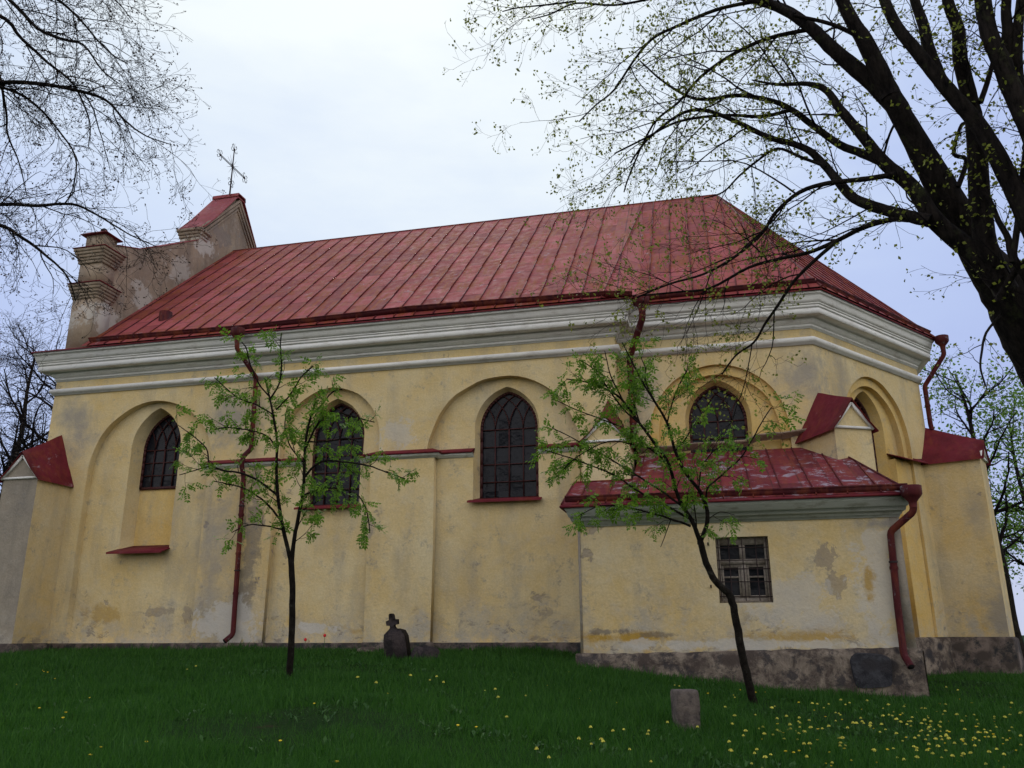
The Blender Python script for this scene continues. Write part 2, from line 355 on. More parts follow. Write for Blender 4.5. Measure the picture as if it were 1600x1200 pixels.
class Frame:     # wall frame: u along the wall, z up, w into the wall
    def __init__(s, o, u, w_): s.o = Vector(o); s.u = Vector(u).normalized(); s.w = Vector(w_).normalized()
    def __call__(s, u, z, w_=0): return s.o+s.u*u+s.w*w_+Vector((0, 0, z))
def surf(mb, F, w_, outer, holes=()):
    loops = [outer]+list(holes)
    P3 = [[Vector((a, b, 0)) for a, b in l] for l in loops]
    flat = [q for l in loops for q in l]
    tri = tessellate_polygon(P3)
    mb.add([F(a, b, w_) for a, b in flat], [tuple(t) for t in tri])
def ribbon(mb, F, la, wa, lb, wb, closed=True):
    n = len(la); vs = [F(a, b, wa) for a, b in la]+[F(a, b, wb) for a, b in lb]
    mb.add(vs, [(i, (i+1) % n, n+(i+1) % n, n+i) for i in range(n if closed else n-1)])
def arch(cx, h, spring, bottom, top, n=14, jit=0, seed=0):
    T = top-spring; c = (T*T-h*h)/(2*h); rad = h+c
    a1 = math.atan2(T, -c) if c != 0 else math.pi/2     # angle at apex seen from (+c)
    L_ = []
    for i in range(n+1):
        a = math.pi+(a1-math.pi)*i/n
        L_.append((c+rad*math.cos(a), spring+rad*math.sin(a)))
    Rr = [(-x, y) for x, y in reversed(L_[:-1])]
    nb = 6
    left = [(-h, bottom+(spring-bottom)*i/nb) for i in range(nb)]
    right = [(h, spring-(spring-bottom)*i/nb) for i in range(1, nb+1)]
    pts = left+L_+Rr+right
    o = []
    for x, y in pts:
        j = jit*noise.noise(Vector((x*1.7+cx+seed, y*1.7, 3.1))) if jit else 0
        k = jit*noise.noise(Vector((x*1.7+cx, y*1.7, 9.1+seed))) if jit else 0
        o.append((cx+x+j, y+(k if y > bottom+.01 else 0)))
    return o
def rect(x0, x1, z0, z1): return [(x0, z0), (x1, z0), (x1, z1), (x0, z1)]

def sweep(mb, path, prof, closed=False):
    n = len(path); P = [Vector((a, b)) for a, b in path]; off = []
    for i in range(n):
        dirs = []
        if closed or i > 0: dirs.append((P[i]-P[i-1]).normalized())
        if closed or i < n-1: dirs.append((P[(i+1) % n]-P[i]).normalized())
        ns = [Vector((d.y, -d.x)) for d in dirs]
        if len(ns) == 2:
            b = (ns[0]+ns[1]); b = b/b.dot(ns[0])
        else: b = ns[0]
        off.append(b)
    m = len(prof); vs = []; uvs = []
    for i in range(n):
        for o_, z_ in prof:
            q = P[i]+off[i]*o_; vs.append((q.x, q.y, z_)); uvs.append((i, z_))
    fs = []
    for i in range(n if closed else n-1):
        for j in range(m-1):
            a = i*m+j; b = ((i+1) % n)*m+j
            fs.append((a, b, b+1, a+1))
    if not closed:
        fs.append(tuple(range(m))); fs.append(tuple((n-1)*m+j for j in range(m)))
    mb.add(vs, fs)

# ------------------------------------------------------------------ ground
def sstep(a, b, x):
    t = max(0., min(1., (x-a)/(b-a))); return t*t*(3-2*t)
def gz(x, y):
    z = -.37-.56*sstep(-4.5, 3.4, x)
    if y < 0: z += .050*max(y, -24)-.022*max(y, -24)*sstep(-2, 6, x)*0 - .012*min(-y, 24)*sstep(-2, -12, x)
    else: z -= .02*min(y, 20)
    r = math.hypot(x+5, y-2)
    z -= 7*sstep(30, 110, r)+.05*noise.noise(Vector((x*.35, y*.35, 0)))*(1 if r < 60 else 0)
    z += .02*noise.noise(Vector((x*1.5, y*1.5, 4)))
    return z
def ground_hit(u, v):
    d = _r*(u-800)/FPX+_u*(600-v)/FPX+_f
    lo = 2.0
    for i in range(400):
        p = CAM+d*lo
        if p[2] <= gz(p[0], p[1]): return Vector(p)
        lo += .08
    return Vector(p)
mb = MB()
xs = sorted(set([round(-30+.25*i, 3) for i in range(201)]+[-1200, -700, -400, -200, -120, -90, -70, -55, -45, -37, 27, 34, 42, 55, 70, 95, 130, 200, 400, 700, 1200]))
ys = sorted(set([round(-22+.25*i, 3) for i in range(169)]+[-1200, -600, -300, -150, -90, -60, -45, -35, -28, 24, 29, 35, 45, 60, 80, 110, 150, 250, 500, 900, 1500]))
vs = [(x, y, gz(x, y)) for y in ys for x in xs]; nx = len(xs)
mb.add(vs, [(j*nx+i, j*nx+i+1, (j+1)*nx+i+1, (j+1)*nx+i) for j in range(len(ys)-1) for i in range(nx-1)])
g = mb.build('ground', M['ground'], smooth=True); g['kind'] = 'structure'

# ------------------------------------------------------------------ CHURCH
CH = thing('church', 'yellow plastered church with long red sheet metal roof, white cornice and low side annex', 'church', (-6, 5, -.5))
Pc = Vector((2.51, .5)); Qc = Vector((5.51, 4.39)); RY = 5.9; WD = 11.8
FN = Frame((0, 0, 0), (1, 0, 0), (0, 1, 0))
FA = Frame((0, .5, 0), (1, 0, 0), (0, 1, 0))
ub = (Qc-Pc).normalized(); FB = Frame((Pc.x, Pc.y, 0), (ub.x, ub.y, 0), (-ub.y, ub.x, 0)); LB = (Qc-Pc).length
ZB, ZT = -1.6, 6.9
# nave front wall
n1 = arch(-13.62, 1.77, 3.97, -.2, 5.74, jit=.03); n2 = arch(-8.73, 1.28, 4.45, -.2, 5.75, jit=.03); n3 = arch(-4.46, 1.78, 3.96, -.2, 5.73, jit=.03)
W1o = arch(-13.62, .71, 4.58, 1.98, 5.60, jit=.02); W1i = arch(-13.62, .60, 4.58, 1.98, 5.50)
W2o = arch(-8.66, .74, 4.55, 2.86, 5.52, jit=.012); W2i = arch(-8.66, .655, 4.55, 2.86, 5.44)
W3o = arch(-4.39, .765, 4.55, 2.86, 5.52, jit=.012); W3i = arch(-4.39, .67, 4.55, 2.86, 5.44)
mb = MB()
surf(mb, FN, 0, [(-16.75, -.3), (-1.8, -.3), (-1.8, ZT), (-16.75, ZT)], [n1, n2, n3])
mb.add([(-16.75, 0, ZB), (-16.75, WD, ZB), (-16.75, WD, ZT), (-16.75, 0, ZT)], [(0, 1, 2, 3)])
mb.add([(-16.75, WD, ZB), (-1.8, WD, ZB), (-1.8, WD, ZT), (-16.75, WD, ZT)], [(0, 1, 2, 3)])
mb.add([(-1.8, 0, ZB), (-1.8, .5, ZB), (-1.8, .5, ZT), (-1.8, 0, ZT)], [(0, 1, 2, 3)])
nave = mb.build('nave_wall', M['yellow'], CH)
mb = MB()
for ni, wo, wi, dp in ((n1, W1o, W1i, .62), (n2, W2o, W2i, .45), (n3, W3o, W3i, .45)):
    ribbon(mb, FN, ni, 0, ni, .2); surf(mb, FN, .2, ni, [wo]); ribbon(mb, FN, wo, .2, wi, dp)
mb.build('arched_niches', M['yellow'], CH)
# blind lower half of the first window
mb = MB(); surf(mb, FN, .60, rect(-14.24, -13.0, 1.95, 3.58)); mb.obox((-13.62, .62, 3.56), (.62, 0, 0), (0, .03, 0), (0, 0, .03))
mb.build('blind_panel', M['ochre'], CH)
# wall thickening below the ledge
mb = MB()
for x0, x1, wx in ((-10.04, -7.46, -8.66), (-6.22, -2.70, -4.39)):
    hw = .765 if wx > -5 else .74
    lp = [(x0, -.26), (x1, -.26), (x1, 3.98), (wx+hw, 3.98), (wx+hw, 2.87), (wx-hw, 2.87), (wx-hw, 3.98), (x0, 3.98)]
    surf(mb, FN, .07, lp); ribbon(mb, FN, lp, .07, lp, .199)
mb.build('lower_bay_wall', M['yellow'], CH)
for x0, x1, mt in ((-11.84, -10.03, 'pier'), (-7.57, -6.03, 'yellow')):
    mb = MB(); lp = [(x0, -.26), (x1, -.26), (x1+.02, 1.8), (x1, 3.95), (x0, 3.95), (x0-.01, 2)]
    surf(mb, FN, -.13, lp); ribbon(mb, FN, lp, -.13, lp, .05); mb.build('pilaster', M[mt], CH)
def ledge(path, redmat='red'):
    mb = MB(); sweep(mb, path, [(-.14, 4.10), (.12, 3.985), (.12, 3.955), (-.02, 3.95)])
    o = mb.build('ledge_flashing', M[redmat], CH)
    mb = MB(); sweep(mb, path, [(-.02, 3.949), (.075, 3.949), (.06, 3.90), (.03, 3.885), (.02, 3.85), (-.02, 3.85)]); mb.build('ledge_moulding', M['green_white'], CH)
ledge([(-11.95, -.12), (-9.98, -.12), (-9.98, .075), (-9.40, .075)])
ledge([(-7.92, .075), (-7.62, .075), (-7.62, -.12), (-5.98, -.12), (-5.98, .075), (-5.15, .075)])
ledge([(-3.62, .075), (-2.72, .075), (-2.72, -.02), (-2.52, -.02)])

def glazing(F, cx, hw, spring, bottom, top, wd, ncol=4, rowh=.36, label=None):
    lp = arch(cx, hw, spring, bottom, top)
    mb = MB(); surf(mb, F, wd+.02, lp); win = mb.build('window', M['glass'], CH)
    if label: win['label'] = label
    T = top-spring; c = (T*T-hw*hw)/(2*hw); rad = hw+c
    def inside(x, z):
        if z <= spring: return abs(x) <= hw
        return (abs(x)+c)**2+(z-spring)**2 <= rad*rad
    mb = MB()
    nrm = F.w
    def poly(ps, w_=.022, h_=.028, off=0):
        for a, b in zip(ps[:-1], ps[1:]): mb.bar(F(cx+a[0], a[1], wd-.004-off), F(cx+b[0], b[1], wd-.004-off), w_, h_, nrm)
    l2 = [(x-cx, z) for x, z in lp]; poly(l2+[l2[0]], .07, .06, .01)
    r_ = int((spring-bottom)/rowh)
    for i in range(1, r_+1): z = bottom+(spring-bottom)*i/r_; poly([(-hw, z), (hw, z)])
    for i in range(1, ncol): x = -hw+2*hw*i/ncol; poly([(x, bottom), (x, spring)], .03 if i*2 == ncol else .022, .03, .002)
    for i in range(ncol+1):
        x0 = -hw+2*hw*i/ncol
        for sg in (1, -1):
            ps = []
            for k in range(28):
                a = k/27*1.45
                x = x0+sg*rad*(1-math.cos(a)); z = spring+rad*math.sin(a)
                if inside(x, z): ps.append((x, z))
                elif k > 1: break
            if len(ps) > 1: poly(ps, .02, .026, .004)
    mb.build('glazing_bars', M['lead'], win)
    return win
def sill(F, cx, hw, z, w0, w1, par, drop=.10):
    mb = MB(); t = .025
    a = [(cx-hw-.05, z), (cx+hw+.05, z)]
    vs = [F(cx-hw+.02, z, w0), F(cx+hw-.02, z, w0), F(cx+hw+.05, z-drop, w1), F(cx-hw-.05, z-drop, w1)]
    vs += [v-Vector((0, 0, t)) for v in vs]
    mb.add(vs, [(0, 1, 2, 3), (7, 6, 5, 4), (0, 4, 5, 1), (1, 5, 6, 2), (2, 6, 7, 3), (3, 7, 4, 0)])
    mb.add([F(cx-hw-.05, z-drop, w1-.003), F(cx+hw+.05, z-drop, w1-.003), F(cx+hw+.05, z-drop-.05, w1-.003), F(cx-hw-.05, z-drop-.05, w1-.003)], [(0, 1, 2, 3)])
    return mb.build('sill', M['red'], par)
w1 = glazing(FN, -13.62, .60, 4.58, 3.58, 5.50, .60, 4, .33)
sill(FN, -13.62, .72, 2.14, .61, -.16, w1, .22)
w2 = glazing(FN, -8.66, .655, 4.55, 2.90, 5.44, .44); sill(FN, -8.66, .76, 2.96, .43, -.12, w2, .13)
w3 = glazing(FN, -4.39, .67, 4.55, 2.90, 5.44, .44); sill(FN, -4.39, .80, 2.96, .43, -.12, w3, .13)

# choir walls, two stepped niches
for F, cx, ln, nm in ((FA, .36, None, 'A'), (FB, 2.47, LB, 'B')):
    na = arch(cx, 1.50, 4.25, -.2, 5.79, jit=.02); nb_ = arch(cx, 1.31, 4.25, -.2, 5.58, jit=.02)
    wo = arch(cx, .72, 4.58, 3.35, 5.50, jit=.01); wi = arch(cx, .62, 4.58, 3.35, 5.40)
    mb = MB()
    x0, x1 = (-1.8, 2.51) if F is FA else (0, LB)
    surf(mb, F, 0, [(x0, -.3), (x1, -.3), (x1, ZT), (x0, ZT)], [na])
    mb.build('choir_wall', M['yellow'], CH)
    mb = MB()
    ribbon(mb, F, na, 0, na, .10); surf(mb, F, .10, na, [nb_]); ribbon(mb, F, nb_, .10, nb_, .24)
    surf(mb, F, .24, nb_, [wo]); ribbon(mb, F, wo, .24, wi, .52)
    mb.build('stepped_niche', M['ochre'], CH)
    ww = glazing(F, cx, .62, 4.58, 3.4, 5.40, .50, 4, .30)
mb = MB()
mb.add([(5.51, 4.39, ZB), (5.51, WD-4.39, ZB), (5.51, WD-4.39, ZT), (5.51, 4.39, ZT)], [(0, 1, 2, 3)])
mb.add([(5.51, WD-4.39, ZB), (2.51, WD-.5, ZB), (2.51, WD-.5, ZT), (5.51, WD-4.39, ZT)], [(0, 1, 2, 3)])
mb.add([(2.51, WD-.5, ZB), (-1.8, WD-.5, ZB), (-1.8, WD-.5, ZT), (2.51, WD-.5, ZT)], [(0, 1, 2, 3)])
mb.add([(-1.8, WD-.5, ZB), (-1.8, WD, ZB), (-1.8, WD, ZT), (-1.8, WD-.5, ZT)], [(0, 1, 2, 3)])
mb.build('choir_wall', M['yellow'], CH)
# ledges in the choir niche B
mb = MB()
for a, b in ((3.20, 4.00),):
    vs = [FB(a, 4.08, .24), FB(b, 4.08, .24), FB(b+.0, 3.93, -.14), FB(a-.02, 3.93, -.14)]
    vs += [v-Vector((0, 0, .03)) for v in vs]
    mb.add(vs, [(0, 1, 2, 3), (7, 6, 5, 4), (0, 4, 5, 1), (1, 5, 6, 2), (2, 6, 7, 3), (3, 7, 4, 0)])
    vs = [FB(b, 4.08, .09), FB(4.5, 4.06, -.01), FB(4.5, 3.93, -.16), FB(b, 3.93, -.14)]
    vs += [v-Vector((0, 0, .03)) for v in vs]
    mb.add(vs, [(0, 1, 2, 3), (7, 6, 5, 4), (0, 4, 5, 1), (1, 5, 6, 2), (2, 6, 7, 3), (3, 7, 4, 0)])
mb.build('ledge_flashing', M['red'], CH)
mb = MB()
lp = [(3.22, -.26), (3.95, -.26), (3.95, 3.92), (3.22, 3.92)]
surf(mb, FB, .06, lp); ribbon(mb, FB, lp, .06, lp, .239)
mb.build('lower_bay_wall', M['ochre'], CH)
# crumbled stone ledge above the annex roof
mb = MB(); r2 = random.Random(3); ps = []
for i in range(15):
    x = -1.55+i*.27; zt = 3.93+.015*i*(1 if i > 9 else .3)+r2.uniform(-.015, .015); ps.append((x, zt, .28+r2.uniform(-.03, .03)))
vs = []
for x, zt, o_ in ps: vs += [(x, .52, zt+.04), (x, .5-o_*.7, zt), (x, .5-o_*.65, zt-.035+r2.uniform(-.015, .015)), (x, .5-.05, zt-.07), (x, .52, zt-.12)]
fs = [(i*5+j, i*5+j+1, i*5+5+j+1, i*5+5+j) for i in range(len(ps)-1) for j in range(4)]
mb.add(vs, fs+[(0, 1, 2, 3, 4), tuple(range(len(vs)-5, len(vs)))])
mb.build('crumbling_ledge', M['gable_plaster'], CH)

# plinths
mb = MB()
def plinth(path, zt, o_, name, mat):
    mb = MB(); sweep(mb, path, [(0.0, zt+.05), (o_*.5, zt+.03), (o_, zt), (o_+.03, -1.0), (o_+.06, ZB)]); return mb.build(name, M[mat], CH)
plinth([(-16.75, WD), (-16.75, 0), (-1.8, 0)], -.26, .05, 'plinth', 'plinth_dark')
plinth([(-11.86, -.02), (-11.86, -.13), (-10.01, -.13), (-10.01, -.02)], -.25, .06, 'plinth', 'plinth_dark')
plinth([(-7.59, -.02), (-7.59, -.13), (-6.01, -.13), (-6.01, -.02)], -.25, .06, 'plinth', 'plinth_dark')
plinth([(-1.8, .5), (Pc.x, Pc.y), (Qc.x, Qc.y), (5.51, WD-4.39), (2.51, WD-.5)], -.20, .07, 'plinth', 'plinth')

# cornice, one moulded band right round
outline = [(-16.75, WD), (-16.75, 0), (-1.8, 0), (-1.8, .5), (Pc.x, Pc.y), (Qc.x, Qc.y), (5.51, WD-4.39), (2.51, WD-.5), (-1.8, WD-.5), (-1.8, WD)]
mb = MB()
sweep(mb, outline, [(-.02, 6.09), (.05, 6.09), (.055, 6.13), (.075, 6.135), (.10, 6.17), (.105, 6.21), (.085, 6.25), (.03, 6.27), (-.02, 6.28)], True)
mb.build('string_course', M['white'], CH)
mb = MB()
sweep(mb, outline, [(-.02, 6.47), (0.0264, 6.47), (0.0264, 6.505), (0.0484, 6.507), (0.0484, 6.55), (0.0264, 6.552), (0.0264, 6.568), (0.066, 6.57), (0.088, 6.60), (0.1276, 6.65), (0.132, 6.70), (0.33, 6.71), (0.33, 6.695), (0.3432, 6.695), (0.3432, 6.82), (0.3098, 6.822), (0.3098, 6.842), (0.3608, 6.844), (0.3608, 6.888), (0.3326, 6.89), (0.3326, 6.908), (0.3784, 6.91), (0.3784, 6.935), (0.3564, 6.937), (0.3564, 6.952), (0.396, 6.954), (0.4066, 7.01), (0.4268, 7.07), (0.44, 7.12), (0.462, 7.125), (0.462, 7.19), (-.02, 7.19)], True)
mb.build('cornice', M['white'], CH)
mb = MB()
sweep(mb, outline, [(-.02, 7.193), (.48, 7.193), (.50, 7.17), (.505, 7.175), (.49, 7.215), (-.02, 7.30)], True)
mb.build('eave_flashing', M['red'], CH)

# ---- roofs
def roof_face(mb, rib, poly, eave_dir, spacing=.50, phase=.2, cross=.74, rh=.028, stag=True, seed=0):
    P = [Vector(p) for p in poly]
    u = Vector(eave_dir).normalized(); nrm = Vector((0, 0, 0))
    for i in range(len(P)): nrm += (P[i]-P[0]).cross(P[(i+1) % len(P)]-P[0])
    nrm.normalize()
    if nrm.z < 0: nrm = -nrm
    v = nrm.cross(u).normalized()
    if v.z < 0: v = -v
    O = P[0]; q = [((p-O).dot(u), (p-O).dot(v)) for p in P]
    mb.add(P, [tuple(range(len(P)))], [(a-phase+100*spacing, b+50*cross) for a, b in q])
    u0 = min(a for a, b in q); u1 = max(a for a, b in q)
    def span(x):
        ys_ = []
        for i in range(len(q)):
            (a, b), (c, d) = q[i], q[(i+1) % len(q)]
            if (a-x)*(c-x) < 0: ys_.append(b+(d-b)*(x-a)/(c-a))
        return (min(ys_), max(ys_)) if len(ys_) >= 2 else None
    rr = random.Random(seed)
    k = math.ceil((u0-phase)/spacing)
    while phase+k*spacing < u1:
        x = phase+k*spacing+rr.uniform(-.012, .012); sp = span(x)
        if sp and sp[1]-sp[0] > .05:
            n_ = max(1, int((sp[1]-sp[0])/1.5)); prev = None
            for i in range(n_+1):
                y = sp[0]+(sp[1]-sp[0])*i/n_; pt = O+u*(x+rr.uniform(-.008, .008))+v*y+nrm*(rh*.5-.002)
                if prev is not None: rib.bar(prev, pt, .018, rh, nrm)
                prev = pt
        k += 1
EZ = 7.235; RZ = 12.97; AX = .92
rm, rb = MB(), MB()
e_ = .52
roof_face(rm, rb, [(-15.72, -e_, EZ), (-2.02, -e_, EZ), (-2.02, RY, RZ), (-15.72, RY, RZ)], (1, 0, 0), .50, .22, seed=1)
_t = [(-2.02, -e_, EZ), (-1.22, -e_, EZ), (-1.22, .5-e_, EZ), (-1.30, RY, RZ), (-2.02, RY, RZ)]
rm.add(_t, [(0, 1, 2), (0, 2, 3), (0, 3, 4)], [(0.2, 0), (.9, 0), (.95, .3), (.95, 8.6), (.2, 8.6)])
rb.tube([(-2.02, -e_, EZ+.015), (-1.30, RY, RZ+.015)], .014, 5); rb.tube([(-2.02, -e_, EZ+.015), (-1.6, 2.3, EZ+2.6), (-1.28, .5-e_, EZ+.015)][0::2], .014, 5)
o2 = (Vector((math.sin(0), -1))+Vector((ub.y, -ub.x))); o2 = o2/o2.dot(Vector((0, -1)))
cP = Pc+o2*.52
nB = Vector((ub.y, -ub.x)); nC = Vector((1, 0)); o3 = nB+nC; o3 = o3/o3.dot(nC); cQ = Qc+o3*.52
A_ = (AX, RY, RZ)
roof_face(rm, rb, [(-1.22, .5-e_, EZ), (cP.x, cP.y, EZ), A_, (-1.30, RY, RZ)], (1, 0, 0), .50, .22, seed=2)
roof_face(rm, rb, [(cP.x, cP.y, EZ), (cQ.x, cQ.y, EZ), A_], (ub.x, ub.y, 0), .45, .2, seed=3)
cQ2 = (cQ.x, WD-cQ.y); cP2 = (cP.x, WD-cP.y)
roof_face(rm, rb, [(cQ.x, cQ.y, EZ), (cQ2[0], cQ2[1], EZ), A_], (0, 1, 0), .5, .2, seed=4)
roof_face(rm, rb, [(cQ2[0], cQ2[1], EZ), (cP2[0], cP2[1], EZ), A_], (-ub.x, ub.y, 0), .5, .2, seed=5)
roof_face(rm, rb, [(cP2[0], cP2[1], EZ), (-1.3, WD-.5+e_, EZ), (-1.3, RY, RZ), A_], (-1, 0, 0), .5, .2, seed=6)
roof_face(rm, rb, [(-1.3, WD+e_, EZ), (-15.72, WD+e_, EZ), (-15.72, RY, RZ), (-1.3, RY, RZ)], (-1, 0, 0), .5, .2, seed=7)
# hip and ridge rolls
for a, b in (((cP.x, cP.y, EZ), A_), ((cQ.x, cQ.y, EZ), A_), ((-15.7, RY, RZ), A_)):
    a = Vector(a); b = Vector(b); rb.tube([a, (a+b)/2, b], .028, 6)
roof = rm.build('roof', M['roof'], CH)
rb.build('standing_seams', M['seam'], roof)
# box gutters standing on the lower edge of the roof
def gutter(pts, name='gutter', mat='red_dark', par=None):
    mb = MB()
    for a, b, nn in pts:
        a = Vector(a); b = Vector(b); nn = Vector(nn).normalized()
        k = max(1, int((b-a).length/1.2)); pr = None
        for i in range(k+1):
            q = a.lerp(b, i/k)+Vector((0, 0, rng.uniform(-.008, .008)))
            if pr is not None: mb.bar(pr, q, .035, .15, nn); mb.tube([pr+nn*.075, q+nn*.075], .022, 6)
            pr = q
    return mb.build(name, M[mat], par or roof)
sl = Vector((0, -.66, .75))
gutter([((-15.6, -.35, EZ+.20), (-10.98, -.44, EZ+.11), sl), ((-10.98, -.44, EZ+.11), (-6.5, -.38, EZ+.22), sl), ((-6.5, -.38, EZ+.22), (-1.95, -.44, EZ+.11), sl), ((-1.95, -.44, EZ+.11), (-1.32, -.44, EZ+.03), sl),
        ((-1.15, .02, EZ+.12), (cP.x-.10, cP.y+.16, EZ+.18), sl), ((cP.x-.10, cP.y+.16, EZ+.18), (cQ.x-.14, cQ.y+.02, EZ+.12), (.6, -.45, .75))])
# small roof vent
mb = MB(); c = Vector((-14.2, .72, 8.42)); mb.tube([c-Vector((0, .0, .25)), c+Vector((0, 0, .10))], .17, 14); mb.build('roof_vent', M['red_dark'], roof)

# ---- west gable wall rising above the roof
GX0, GX1 = -16.42, -15.72
def mir(l): return l+[(WD-a, b) for a, b in reversed(l)]
prof = [(.02, 7.2), (.02, 10.3), (.35, 10.52), (1.2, 10.83), (2.2, 11.40), (3.2, 12.00), (3.9, 12.42), (3.9, 12.86), (5.72, 14.93)]
FG = Frame((0, 0, 0), (0, 1, 0), (1, 0, 0))
mb = MB(); lp = mir(prof); surf(mb, FG, GX0, lp); surf(mb, FG, GX1, lp); ribbon(mb, FG, lp, GX0, lp, GX1)
gab = mb.build('gable_wall', M['gable_plaster'], CH)
def slab(mb, pts, x0, x1, t, up=True):   # thin sheet following a (y,z) polyline
    l = list(pts)+[(a, b+t) for a, b in reversed(pts)]
    surf(mb, FG, x0, l); surf(mb, FG, x1, l); ribbon(mb, FG, l, x0, l, x1)
mb = MB()
slab(mb, [(.3, 10.52), (1.2, 10.835), (2.2, 11.405), (3.2, 12.005), (3.89, 12.425)], -16.44, -15.70, .025)
slab(mb, [(7.91, 12.425), (8.6, 12.005), (9.6, 11.405), (10.6, 10.835), (11.5, 10.52)], -16.44, -15.70, .025)
slab(mb, [(3.90, 12.90), (4.0, 12.96), (4.6, 13.62), (5.68, 14.96), (6.12, 14.96), (7.2, 13.62), (7.8, 12.96), (7.9, 12.90)], -16.58, -15.58, .04)
slab(mb, [(5.64, 14.97), (5.67, 15.09), (6.13, 15.09), (6.16, 14.97)], -16.60, -15.56, .04)
mb.build('gable_sheeting', M['gsheet'], gab)
mb = MB()   # raking mouldings of the pediment
for k, (x1, dz, hh) in enumerate(((-15.61, -.03, .10), (-15.645, -.15, .09), (-15.68, -.28, .07))):
    for sgn in (1, -1):
        ps = [(3.82+k*.06, 12.86+dz), (5.9, 15.04+dz*1.3-.02*k)] if sgn == 1 else [(7.98-k*.06, 12.86+dz), (5.9, 15.04+dz*1.3-.02*k)]
        l = [ps[0], ps[1], (ps[1][0], ps[1][1]-hh*1.3), (ps[0][0], ps[0][1]-hh)]
        surf(mb, FG, x1, l); ribbon(mb, FG, l, x1, l, GX1-.01)
for k, (z0, z1, o_) in enumerate(((12.77, 12.87, .10), (12.66, 12.77, .06), (12.56, 12.66, .03))):
    for y0, y1 in ((3.9-o_, 4.45-k*.05), (7.35+k*.05, 7.9+o_)):
        mb.box((GX0-o_, y0, z0), (GX1+o_, y1, z1-.003))
mb.build('pediment_moulding', M['gable_plaster'], gab)
# corner pier with three stepped caps
def pier(yc, sgn):
    mb = MB(); hy = .30
    def tier(z0, z1, grow, dx=0): mb.box((-16.43-grow+dx, yc-hy-grow, z0), (-15.68+grow, yc+hy+grow, z1))
    tier(7.2, 8.72, 0)
    for i, gr in enumerate((.02, .045, .07, .10, .12)): tier(8.722+i*.085, 8.80+i*.085, gr)
    tier(9.20, 9.78, -.03)
    for i, gr in enumerate((.01, .03, .06, .09, .12)): tier(9.782+i*.085, 9.86+i*.085, gr)
    tier(10.24, 10.66, -.06, .02)
    p_ = mb.build('corner_pier', M['gable_plaster'], gab)
    hy = .30
    for z0, gr in ((9.145, .15), (10.205, .15), (10.662, .05)):
        mb = MB()
        a = (-16.43-gr, yc-hy-gr, z0); b = (-15.68+gr, yc+hy+gr, z0+.02)
        mb.box(a, b)
        cx_, cy_ = (-16.05, yc); q = [(a[0]+.01, a[1]+.01), (b[0]-.01, a[1]+.01), (b[0]-.01, b[1]-.01), (a[0]+.01, b[1]-.01)]
        i_ = [(-16.36, yc-hy+.05), (-15.74, yc-hy+.05), (-15.74, yc+hy-.05), (-16.36, yc+hy-.05)]
        vs = [(x, y, z0+.021) for x, y in q]+[(x, y, z0+.09) for x, y in i_]
        mb.add(vs, [(0, 1, 5, 4), (1, 2, 6, 5), (2, 3, 7, 6), (3, 0, 4, 7), (4, 5, 6, 7)])
        mb.build('cap_sheeting', M['red'], gab)
pier(.06, 1); pier(WD-.06, -1)
mb = MB(); c = Vector((-16.02, .06, 10.86)); mb.tube([c+Vector((0, 0, z)) for z in (-.1, -.03, .03, .08, .12)], [.03, .09, .10, .07, .01], 10)
mb.build('ball_finial', M['iron'], gab, True)
# iron cross on the ridge of the pediment
mb = MB(); cb = Vector((-16.08, 5.9, 15.08)); cc = cb+Vector((0, 0, 1.32))
dirs_ = Vector((0, 1, 0))
mb.tube([cb, cb+Vector((0, 0, .6)), cc+Vector((0, 0, .75))], [.032, .026, .018], 6)
for sg in (-1, 1):
    for o_ in (-.025, .025): mb.tube([cc+Vector((0, 0, o_)), cc+dirs_*(.85*sg)+Vector((0, 0, o_))], .013, 5)
def fleuron(c, d):
    up = Vector((0, -d.z, d.y)) if abs(d.z) > .5 else Vector((0, 0, 1))
    if abs(d.z) > .5: up = Vector((0, 1, 0))
    for s_ in (-1, 1):
        ps = [c+d*.0, c+d*.05+up*.10*s_, c+d*.14+up*.15*s_, c+d*.2+up*.10*s_, c+d*.15+up*.06*s_]
        mb.tube(ps, .011, 4)
        ps = [c-d*.02, c-d*.1+up*.12*s_, c-d*.04+up*.2*s_, c+d*.03+up*.17*s_]
        mb.tube(ps, .010, 4)
    mb.tube([c, c+d*.26], [.014, .006], 4); mb.tube([c-d*.03, c+d*.03], .035, 6)
fleuron(cc+dirs_*.8, dirs_); fleuron(cc-dirs_*.8, -dirs_); fleuron(cc+Vector((0, 0, .70)), Vector((0, 0, 1))); fleuron(cc-Vector((0, 0, .62)), Vector((0, 0, -1)))
for a in (30, 60, 120, 150, 210, 240, 300, 330):
    d_ = Vector((0, math.cos(R(a)), math.sin(R(a)))); mb.tube([cc+d_*.05, cc+d_*.42], [.010, .003], 4)
mb.tube([cc+Vector((0, math.cos(t)*.07, math.sin(t)*.07)) for t in np.linspace(0, 6.28, 13)], .012, 4)
mb.build('roof_cross', M['iron'], CH)

